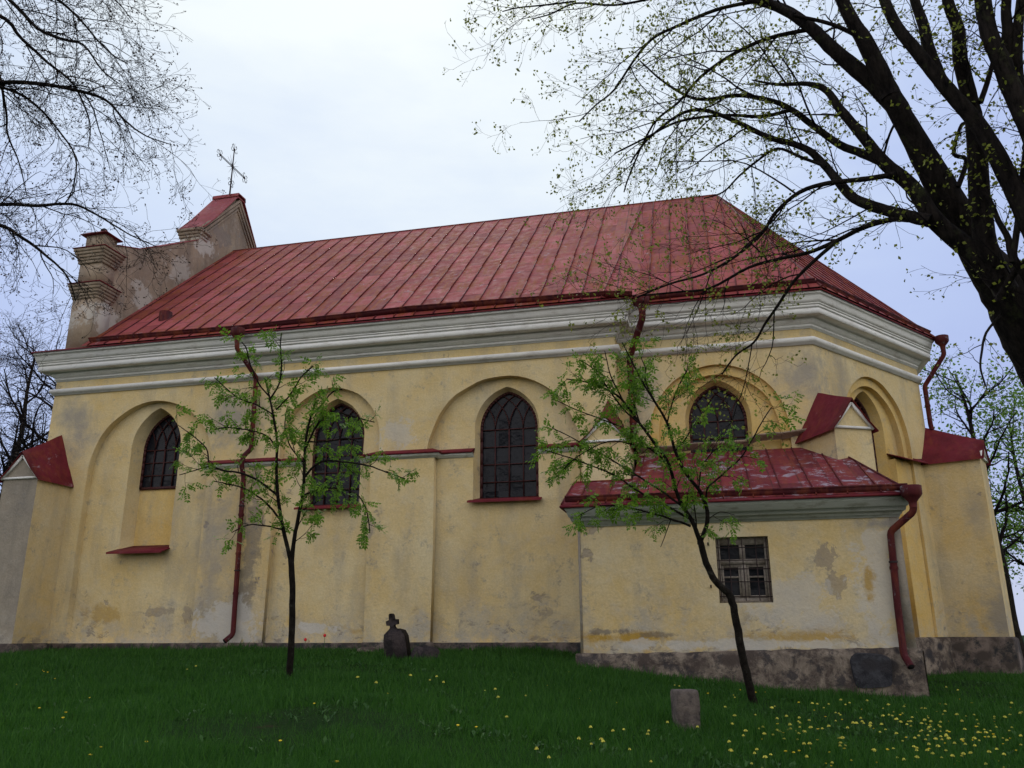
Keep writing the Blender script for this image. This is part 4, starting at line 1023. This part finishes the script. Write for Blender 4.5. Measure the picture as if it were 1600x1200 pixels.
TR.tw.build('twigs', M['twig'], MT)
leafmesh(TR, .034, 4, 'c', .020, 3, .25).build('crown', M['maple'], MT)
nA = TR.n

# ---- bare tree reaching in from the left
TB = Tree(5, dict(levels=4, dens=[4.4, 6.0, 8.5, 8], len=[1.15, .66, .34, .16], rad=[.010, .006, .0042, .0032], rmin=.0021, steps=[9, 7, 5, 3], wig=[.13, .17, .24, .28],
     trop=[(.01, 0, -.14), (.01, 0, -.09), (0, 0, -.02), (0, 0, .04)], ang=(R(25), R(60)), leaflvl=4, nleaf=1))
base = PX(-420, 1120, 9.6); base[2] = gz(base[0], base[1])-.1
tk = [tuple(base), tuple(PX(-410, 800, 9.6)), tuple(PX(-390, 500, 9.6)), tuple(PX(-370, 250, 9.6)), tuple(PX(-350, 0, 9.5)), tuple(PX(-330, -300, 9.5))]
TB.limb(tk, [.30, .26, .22, .18, .13, .07], 1, .04, 14, False)
def LL(l, d0, d1, w0, w1, lvl=1):
    TB.limb(px_path(l, d0, d1), [max(x*.62, .004) for x in rads(l, (d0+d1)/2, w0, w1)], lvl, .10, 6, True)
LL([(-380, 300), (-250, 190), (-120, 140), (0, 129), (60, 131), (115, 140), (165, 156), (195, 188), (228, 212), (268, 226)], 9.6, 9.2, 16, 2, 1)
LL([(-60, 120), (20, 142), (60, 168), (90, 202), (118, 245), (115, 290), (107, 308)], 9.4, 9.3, 8, 2, 1)
LL([(-390, 460), (-250, 370), (-120, 325), (0, 319), (60, 321), (112, 319), (150, 335), (200, 365), (246, 386)], 9.8, 9.6, 14, 2, 1)
LL([(-390, 480), (-200, 360), (-20, 350), (35, 372), (75, 402), (105, 432), (118, 470)], 9.8, 9.9, 14, 2.5, 1)
LL([(-360, 60), (-200, -60), (-60, -60), (20, 5), (60, 45), (100, 62), (130, 70), (160, 110), (185, 130)], 9.4, 9.2, 14, 2.5, 1)
LL([(-120, -50), (0, -40), (75, -10), (120, 25), (150, 60), (175, 85), (200, 100)], 9.3, 9.0, 9, 2.5, 1)
LL([(-360, 120), (-150, 0), (-10, 20), (35, 62), (75, 98), (115, 132), (140, 190), (138, 230)], 9.5, 9.6, 13, 2, 1)
LL([(-360, 160), (-150, 60), (-20, 90), (8, 165), (12, 210), (30, 255), (42, 305)], 9.7, 9.9, 10, 2, 1)
LL([(-50, -60), (60, -50), (130, -30), (180, 0), (205, 30)], 9.0, 8.8, 7, 2, 1)
BT = thing('bare_tree', 'bare tree with thin drooping twigs coming in from the upper left', 'tree', base)
TB.big.build('trunk', M['bark'], BT, True); TB.tw.build('twigs', M['twig'], BT)
leafmesh(TB, .024, 3, 'c', .012, 5, .2).build('crown', M['bud'], BT)

# ---- two young rowans
def rowan(seed, stems, base_px, lbl, dpt, foot):
    T = Tree(seed, dict(levels=2, dens=[5.5, 7], len=[.42, .20], rad=[.008, .0045], rmin=.0022, steps=[5, 3], wig=[.14, .16], trop=[(0, 0, .03), (0, 0, .02)],
        ang=(R(30), R(65)), leaflvl=1, nleaf=3))
    for l, dd, w0, w1, lvl in stems:
        P = px_path(l, dpt+dd[0], dpt+dd[1])
        T.limb(P, rads(l, dpt, w0*.86, w1*.9), lvl if lvl else 1, .06 if w0 > 5 else .2, 10 if w0 > 5 else 6, bool(lvl), 4)
    o = thing('young_rowan', lbl, 'young tree', foot, 'young rowan trees by the church wall')
    T.big.build('trunk', M['sap_bark'], o, True); T.tw.build('twigs', M['twig'], o)
    leafmesh(T, .145, 9, 'pinnate', seed=seed, droop=.45).build('crown', M['rowan'], o)
    return o, T
f1 = ground_hit(452, 1064); d1_ = float((np.array(f1)-CAM).dot(_f))
rowan(31, [
 ([(451, 1075), (453, 1040), (456, 985), (457, 930), (455, 875)], (0, 0), 13, 10, 0),
 ([(455, 880), (448, 850), (440, 815), (434, 775), (432, 730), (433, 690), (427, 650), (421, 620), (414, 592)], (0, .2), 8, 2.5, 1),
 ([(456, 878), (460, 840), (467, 805), (474, 765), (476, 720), (479, 680), (486, 650), (492, 632)], (0, -.2), 8, 3, 1),
 ([(421, 625), (436, 600), (440, 565), (438, 540), (440, 520)], (.1, .1), 3.5, 2, 1),
 ([(421, 620), (405, 600), (392, 572), (385, 545), (378, 535)], (.1, .1), 3, 2, 1),
 ([(432, 640), (455, 615), (470, 590), (490, 572)], (.1, -.1), 3, 2, 1),
 ([(427, 648), (400, 632), (372, 622), (352, 605), (335, 590)], (.1, .3), 3, 2, 1),
 ([(433, 700), (415, 680), (385, 672), (355, 668), (332, 672)], (.1, .4), 3.5, 2, 1),
 ([(434, 775), (410, 755), (380, 740), (350, 735), (328, 725), (322, 700), (300, 680), (275, 662)], (0, .5), 4.5, 1.5, 1),
 ([(330, 728), (305, 735), (280, 742)], (.4, .5), 2.5, 1.5, 1),
 ([(440, 815), (420, 790), (395, 770), (365, 758), (335, 752)], (0, .3), 4.5, 1.8, 1),
 ([(442, 828), (415, 822), (388, 820), (362, 832)], (0, -.2), 3.5, 1.5, 1),
 ([(476, 725), (455, 700), (445, 670), (448, 640)], (0, .1), 3, 1.8, 1),
 ([(478, 700), (495, 665), (520, 645), (550, 650), (585, 660)], (-.1, -.3), 4.5, 1.8, 1),
 ([(486, 650), (505, 630), (520, 612), (535, 608)], (-.1, -.2), 3, 2, 1),
 ([(476, 745), (500, 722), (540, 722), (575, 728), (605, 738), (633, 748)], (-.1, -.4), 4.5, 1.8, 1),
 ([(472, 775), (505, 762), (535, 765), (560, 775), (573, 800), (578, 832)], (-.1, -.5), 4, 1.8, 1),
 ([(468, 800), (485, 790), (510, 775)], (0, .2), 3, 1.5, 1),
 ([(479, 690), (510, 690), (540, 685), (560, 690)], (-.1, .1), 3, 1.5, 1),
], None, 'slender young tree with forked stem, standing left of the leaning tombstone', d1_, f1)
f2 = ground_hit(1178, 1100); d2_ = float((np.array(f2)-CAM).dot(_f))
rowan(32, [
 ([(1180, 1112), (1172, 1075), (1160, 1025), (1151, 975), (1144, 940), (1136, 925), (1118, 908), (1104, 880), (1094, 845)], (0, 0), 16, 11, 0),
 ([(1094, 848), (1082, 815), (1066, 790), (1056, 765), (1045, 725), (1022, 692), (1000, 662), (975, 628), (955, 612), (920, 598), (885, 592)], (0, .3), 9, 2, 1),
 ([(1095, 846), (1105, 815), (1103, 790), (1092, 765), (1072, 740), (1055, 705), (1042, 660), (1018, 620), (1000, 590), (985, 560), (972, 535)], (0, -.2), 8.5, 2, 1),
 ([(1104, 798), (1105, 765), (1128, 742), (1155, 718), (1178, 682), (1190, 660), (1206, 636)], (0, -.3), 4, 1.6, 1),
 ([(1078, 810), (1040, 790), (1000, 770), (965, 745), (925, 728), (880, 712), (838, 700)], (0, .3), 5, 1.6, 1),
 ([(1078, 822), (1045, 810), (1010, 800), (975, 792), (940, 790), (905, 805)], (0, -.4), 4.5, 1.5, 1),
 ([(1064, 790), (1030, 765), (990, 740), (950, 715), (905, 690), (862, 668)], (.1, .4), 4.5, 1.6, 1),
 ([(1045, 725), (1015, 700), (980, 672), (940, 655), (900, 640), (868, 625)], (.1, .5), 4, 1.6, 1),
 ([(1000, 662), (975, 640), (945, 600), (925, 575), (905, 562)], (.1, .3), 3.5, 1.5, 1),
 ([(975, 628), (955, 590), (948, 562), (945, 548)], (.1, .1), 3, 1.5, 1),
 ([(1042, 662), (1050, 630), (1062, 600), (1075, 575)], (-.1, -.3), 3.5, 1.5, 1),
 ([(1030, 640), (1010, 600), (1008, 575), (1000, 555)], (-.1, -.1), 3, 1.5, 1),
 ([(1055, 705), (1075, 680), (1082, 660)], (-.1, -.3), 2.5, 1.5, 1),
 ([(1092, 765), (1095, 735), (1110, 710), (1130, 695)], (-.1, -.3), 3, 1.5, 1),
 ([(1000, 662), (990, 630), (990, 600), (978, 575)], (0, .1), 3, 1.5, 1),
 ([(1030, 705), (990, 695), (950, 690), (900, 715), (870, 745)], (.1, .2), 3, 1.5, 1),
 ([(1105, 812), (1125, 800), (1148, 805)], (0, 0), 2, 1.2, 1),
 ([(1048, 812), (1040, 835), (1032, 855)], (0, 0), 2, 1.0, 0),
 ([(1091, 850), (1086, 800), (1080, 770)], (0, -.1), 3, 1.5, 1),
], None, 'young tree with crooked trunk and spreading crown, standing in front of the annex', d2_, f2)

# ---- trees beyond the church
def far_tree(name, seed, u, v, depth, height, r0, lean, lbl, spec_, leaf, size, per, spread, grp='trees beyond the church'):
    b = PX(u, v, depth); b[2] = gz(b[0], b[1])-.2; T = Tree(seed, spec_); n = 7; pts = []; p = np.array(b); r_ = T.r
    for i in range(n+1):
        t = i/n; pts.append(p+np.array((lean[0]*t+r_.uniform(-.1, .1), lean[1]*t+r_.uniform(-.1, .1), height*t)))
    Q, rr = smooth_path(pts, [r0*(1-.85*i/n) for i in range(n+1)], 3)
    T.big.tube(Q, rr, 10); k = len(Q)//4; T.spawn(Q[k:], rr[k:], 1, .05)
    o = thing(name, lbl, 'tree', b, grp)
    T.big.build('trunk', M['bark'], o, True); T.tw.build('limbs', M['twig'], o)
    leafmesh(T, size, per, 'c', spread, seed, .2).build('crown', M[leaf], o)
    return T
spF = dict(levels=3, dens=[2.4, 2.8, 3.5], len=[3.2, 1.5, .7], rad=[.07, .03, .014], rmin=.005, steps=[7, 6, 4], wig=[.14, .2, .25], trop=[(0, 0, .06), (0, 0, .02), (0, 0, 0)], ang=(R(35), R(70)), leaflvl=3, nleaf=2)
spB = dict(levels=4, dens=[2.2, 2.8, 3.4, 4], len=[3.6, 2.0, 1.0, .5], rad=[.09, .035, .014, .008], rmin=.005, steps=[8, 6, 5, 3], wig=[.14, .18, .22, .25], trop=[(0, 0, .08), (0, 0, .03), (0, 0, 0), (0, 0, 0)], ang=(R(30), R(60)), leaflvl=4, nleaf=1)
far_tree('leafing_tree', 41, 1600, 1030, 27, 10.2, .22, (-.6, 0), 'slender tree with sparse fresh leaves, its trunk nearest the right corner of the church', spF, 'farleaf', .13, 3, .16)
far_tree('leafing_tree', 42, 1655, 1020, 31, 9.5, .20, (-.3, 0), 'thicker leafed green tree at the right edge behind the slender tree', dict(spF, dens=[2.6, 3.0, 3.4], nleaf=4), 'farleaf', .14, 3, .22)
far_tree('leafing_tree', 47, 1740, 1020, 36, 11.5, .22, (-.6, 0), 'farthest leafed tree at the right edge of the photo', dict(spF, dens=[2.4, 2.8, 3.4], nleaf=4), 'farleaf', .15, 3, .22)
far_tree('leafless_tree', 43, 75, 1010, 29, 11.0, .26, (-1.4, 0), 'leafless dark tree standing just behind the left corner buttress', spB, 'bud', .06, 2, .05)
far_tree('leafless_tree', 44, -40, 1010, 34, 13.0, .26, (.6, 0), 'leafless tree at the left edge behind the drooping twigs', spB, 'bud', .06, 2, .05)

# ------------------------------------------------------------------ flowers
def cowslip():
    o = thing('cowslip', 'pale yellow nodding cowslip on a thin stalk in the grass', 'flower', (0, 0, 0), 'cowslips in the grass')
    mb = MB(); mb.tube([(0, 0, 0), (.003, 0, .08), (.0, 0, .17)], .0030, 4); mb.build('stem', M['stem'], o)
    mb = MB(); r_ = random.Random(2)
    for i in range(9):
        a = i*2.4; d = Vector((math.cos(a)*.6, math.sin(a)*.6, -.6-r_.random())).normalized(); s0 = Vector((0, 0, .175)); s1 = s0+Vector((math.cos(a)*.008, math.sin(a)*.008, .002))
        mb.tube([s1, s1+d*.016, s1+d*.026], [.0025, .004, .0055], 5)
    mb.build('flower_head', M['pale_petal'], o); return o
def dandelion():
    o = thing('dandelion', 'bright yellow open dandelion in the grass', 'flower', (0, 0, 0), 'dandelions in the grass')
    mb = MB(); mb.tube([(0, 0, 0), (.004, .002, .05), (.0, 0, .105)], .0032, 4); mb.build('stem', M['stem'], o)
    mb = MB(); vs = [(0, 0, .113)]; 
    for k, (r0, z) in enumerate(((.010, .114), (.019, .108))):
        for j in range(14):
            a = j*2*math.pi/14; rr = r0*(1+.15*(j % 2)); vs.append((rr*math.cos(a), rr*math.sin(a), z))
    fs = [(0, 1+j, 1+(j+1) % 14) for j in range(14)]+[(1+j, 15+j, 15+(j+1) % 14, 1+(j+1) % 14) for j in range(14)]
    vs.append((0, 0, .094)); fs += [(15+j, 29, 15+(j+1) % 14) for j in range(14)]
    mb.add(vs, fs); mb.build('flower_head', M['yellow_petal'], o); return o
r5 = random.Random(77)
def scatter(proto, spots):
    for i, (u, v) in enumerate(spots):
        p = ground_hit(u, v)
        if i == 0: o = proto
        else:
            o = proto.copy(); COL.objects.link(o)
            for ch in list(proto.children): c = ch.copy(); COL.objects.link(c); c.parent = o
        o.location = p; s_ = r5.uniform(.5, .92); o.scale = (s_, s_, s_); o.rotation_euler = (r5.uniform(-.15, .15), r5.uniform(-.15, .15), r5.uniform(0, 6.28))
cs = []
clus = [(1420, 1140, 120, 28, 105), (1520, 1150, 60, 30, 50), (1300, 1120, 90, 30, 34), (1220, 1150, 60, 30, 12), (1360, 1180, 120, 12, 16), (1120, 1120, 40, 30, 8), (960, 1160, 50, 20, 7)]
for a, b, sa, sb, n in clus:
    for i in range(n):
        u, v = r5.gauss(a, sa), r5.gauss(b, sb)
        if 900 < u < 1600 and 1092 < v < 1212: cs.append((u, v+14))
cs += [(292, 1055), (306, 1052), (560, 1075), (586, 1085), (640, 1072), (670, 1075), (684, 1072), (690, 1082), (758, 1090), (775, 1095), (792, 1140), (820, 1100), (778, 1108), (925, 1180), (943, 1183), (905, 1178), (840, 1195), (1055, 1080), (1062, 1083), (1042, 1148), (1133, 1118), (1150, 1100), (1500, 1090), (1480, 1085), (985, 1190), (860, 1206)]
scatter(cowslip(), cs)
ds = [(226, 1165), (97, 1128), (101, 1118), (73, 1050), (68, 1048), (44, 1032), (66, 1045), (138, 1188), (155, 1173), (203, 1168), (437, 1165), (490, 1102), (605, 1084), (524, 1202), (715, 1140), (745, 1142), (25, 1072), (965, 1102), (923, 1080), (928, 1090), (904, 1094), (1180, 1084), (1108, 1085), (1146, 1084), (1158, 1078), (1195, 1080), (1078, 1130), (1085, 1118), (1414, 1102), (1398, 1092), (1430, 1110), (1467, 1115), (1500, 1090), (1520, 1100), (1526, 1140), (1555, 1152), (1580, 1155), (1575, 1120), (1480, 1120), (855, 1070), (805, 1048), (890, 1048), (898, 1044), (880, 1050), (15, 1085), (85, 1060), (140, 1090), (60, 1110), (1330, 1190), (1290, 1195), (1250, 1180), (1560, 1190), (1590, 1175)]
for i in range(44): ds.append((r5.uniform(1180, 1590), r5.uniform(1100, 1200)))
scatter(dandelion(), [(a, b+8) for a, b in ds])
tp = None
for i, (u, v, h_) in enumerate(((506, 1018, .30), (476, 1018, .22))):
    p_ = ground_hit(u, v); o = thing('tulip', ('taller red tulip' if i == 0 else 'shorter red tulip')+' at the wall foot to the right of the first young tree' , 'flower', p_, 'red tulips at the wall')
    mb = MB(); mb.tube([p_, p_+Vector((.005, 0, h_*.6)), p_+Vector((0, 0, h_))], .005, 5); mb.build('stem', M['stem'], o)
    mb = MB(); mb.tube([p_+Vector((0, 0, h_+z)) for z in (0, .015, .04, .07)], [.008, .030, .034, .018], 7); mb.build('flower_head', M['tulip'], o, True)

# ------------------------------------------------------------------ grass
G = np.random.default_rng(11)
def gz_np(X, Y):
    s = lambda a, b, x: (lambda t: t*t*(3-2*t))(np.clip((x-a)/(b-a), 0, 1))
    Z = -.37-.56*s(-4.5, 3.4, X)
    Z += np.where(Y < 0, .050*np.maximum(Y, -24)-.012*np.minimum(-Y, 24)*s(-2, -12, X), -.02*np.minimum(Y, 20))
    r = np.hypot(X+5, Y-2); Z -= 7*s(30, 110, r)
    return Z
def in_building(X, Y):
    a = (X > -16.9) & (X < -1.75) & (Y > -.1) & (Y < 12.6)
    b = (X > -2.45) & (X < 3.3) & (Y > -2.75) & (Y < 5)
    c = (X > -2) & (X < 5.6) & (Y > .5+np.maximum(0, (X-2.51))*1.29)
    return a | b | c
Xs, Ys = [], []
n0 = 680000
dd = 5.4+(36-5.4)*G.random(n0)**1.8; uu = G.uniform(-120, 1720, n0)
rx = (uu-800)/FPX; 
fh = np.array([_f[0], _f[1]]); fh /= np.linalg.norm(fh); rh = np.array([fh[1], -fh[0]])
X = CAM[0]+fh[0]*dd+rh[0]*rx*dd; Y = CAM[1]+fh[1]*dd+rh[1]*rx*dd
# a thinner scatter on every side of the viewpoint
n1_ = 60000; X = np.concatenate((X, G.uniform(-26, 20, n1_))); Y = np.concatenate((Y, G.uniform(-20, 8, n1_)))
k = ~in_building(X, Y); X, Y = X[k], Y[k]
n = len(X); Zb = gz_np(X, Y)
bump_ = np.array([noise.noise(Vector((x*.35, y*.35, 0)))*.05+noise.noise(Vector((x*1.5, y*1.5, 4)))*.02 for x, y in zip(X[:], Y[:])])
patch_ = np.array([noise.noise(Vector((x*.9, y*.9, 17))) for x, y in zip(X, Y)])
Zb = Zb+bump_-.01
dist = np.hypot(X-CAM[0], Y-CAM[1])
hgt = (.06+.07*G.random(n))*(1+.9*np.clip(patch_, -.12, .9)); hgt = np.where(G.random(n) < .05, hgt*1.7, hgt)
wdt = (.0035+.0032*G.random(n))*np.clip(dist/9, .8, 2.2)
th = G.uniform(0, 2*np.pi, n); ln_ = G.normal(0, .35, (n, 2))*hgt[:, None]
B0 = np.stack([X-np.cos(th)*wdt, Y-np.sin(th)*wdt, Zb], 1); B1 = np.stack([X+np.cos(th)*wdt, Y+np.sin(th)*wdt, Zb], 1)
TP = np.stack([X+ln_[:, 0], Y+ln_[:, 1], Zb+hgt], 1)
V = np.stack([B0, B1, TP], 1).reshape(-1, 3)
me = D.meshes.new('grass'); me.vertices.add(3*n); me.vertices.foreach_set('co', V.ravel()); me.loops.add(3*n); me.loops.foreach_set('vertex_index', np.arange(3*n))
me.polygons.add(n); me.polygons.foreach_set('loop_start', np.arange(n)*3); me.update(calc_edges=True); me.materials.append(M['grass'])
go = D.objects.new('grass', me); COL.objects.link(go); tag(go, 'dark green spring lawn grass around the church', 'grass', kind='stuff')
nw = 9000; wx = np.concatenate((G.uniform(-14, 9, nw), G.uniform(-3, 8, nw//2))); wy = np.concatenate((G.uniform(-13, -.4, nw), G.uniform(-12, -3.2, nw//2)))
k = ~in_building(wx, wy); wx, wy = wx[k], wy[k]
sel = np.array([noise.noise(Vector((x*1.1, y*1.1, 31)))+.5*noise.noise(Vector((x*4, y*4, 5))) for x, y in zip(wx, wy)]) > .08
wx, wy = wx[sel], wy[sel]; mbw = MB(); r8 = random.Random(4)
for x, y in zip(wx, wy):
    z = gz(x, y)
    for q in range(r8.randint(2, 4)):
        a = r8.uniform(0, 6.28); l = r8.uniform(.04, .10); el = r8.uniform(.2, 1.1); d = Vector((math.cos(a)*math.cos(el), math.sin(a)*math.cos(el), math.sin(el))); sd = Vector((-math.sin(a), math.cos(a), 0))*l*r8.uniform(.12, .22)
        p0 = Vector((x, y, z+.005)); m1 = p0+d*l*.55+Vector((0, 0, .012)); p1 = p0+d*l
        mbw.add([p0, m1+sd, p1, m1-sd], [(0, 1, 2, 3)])
wo_ = mbw.build('weeds', M['weed']); tag(wo_, 'broad leaved weeds growing through the lawn', 'weeds', kind='stuff')
print('twigs', nA, TB.n, 'flowers', len(cs), len(ds), 'blades', n)
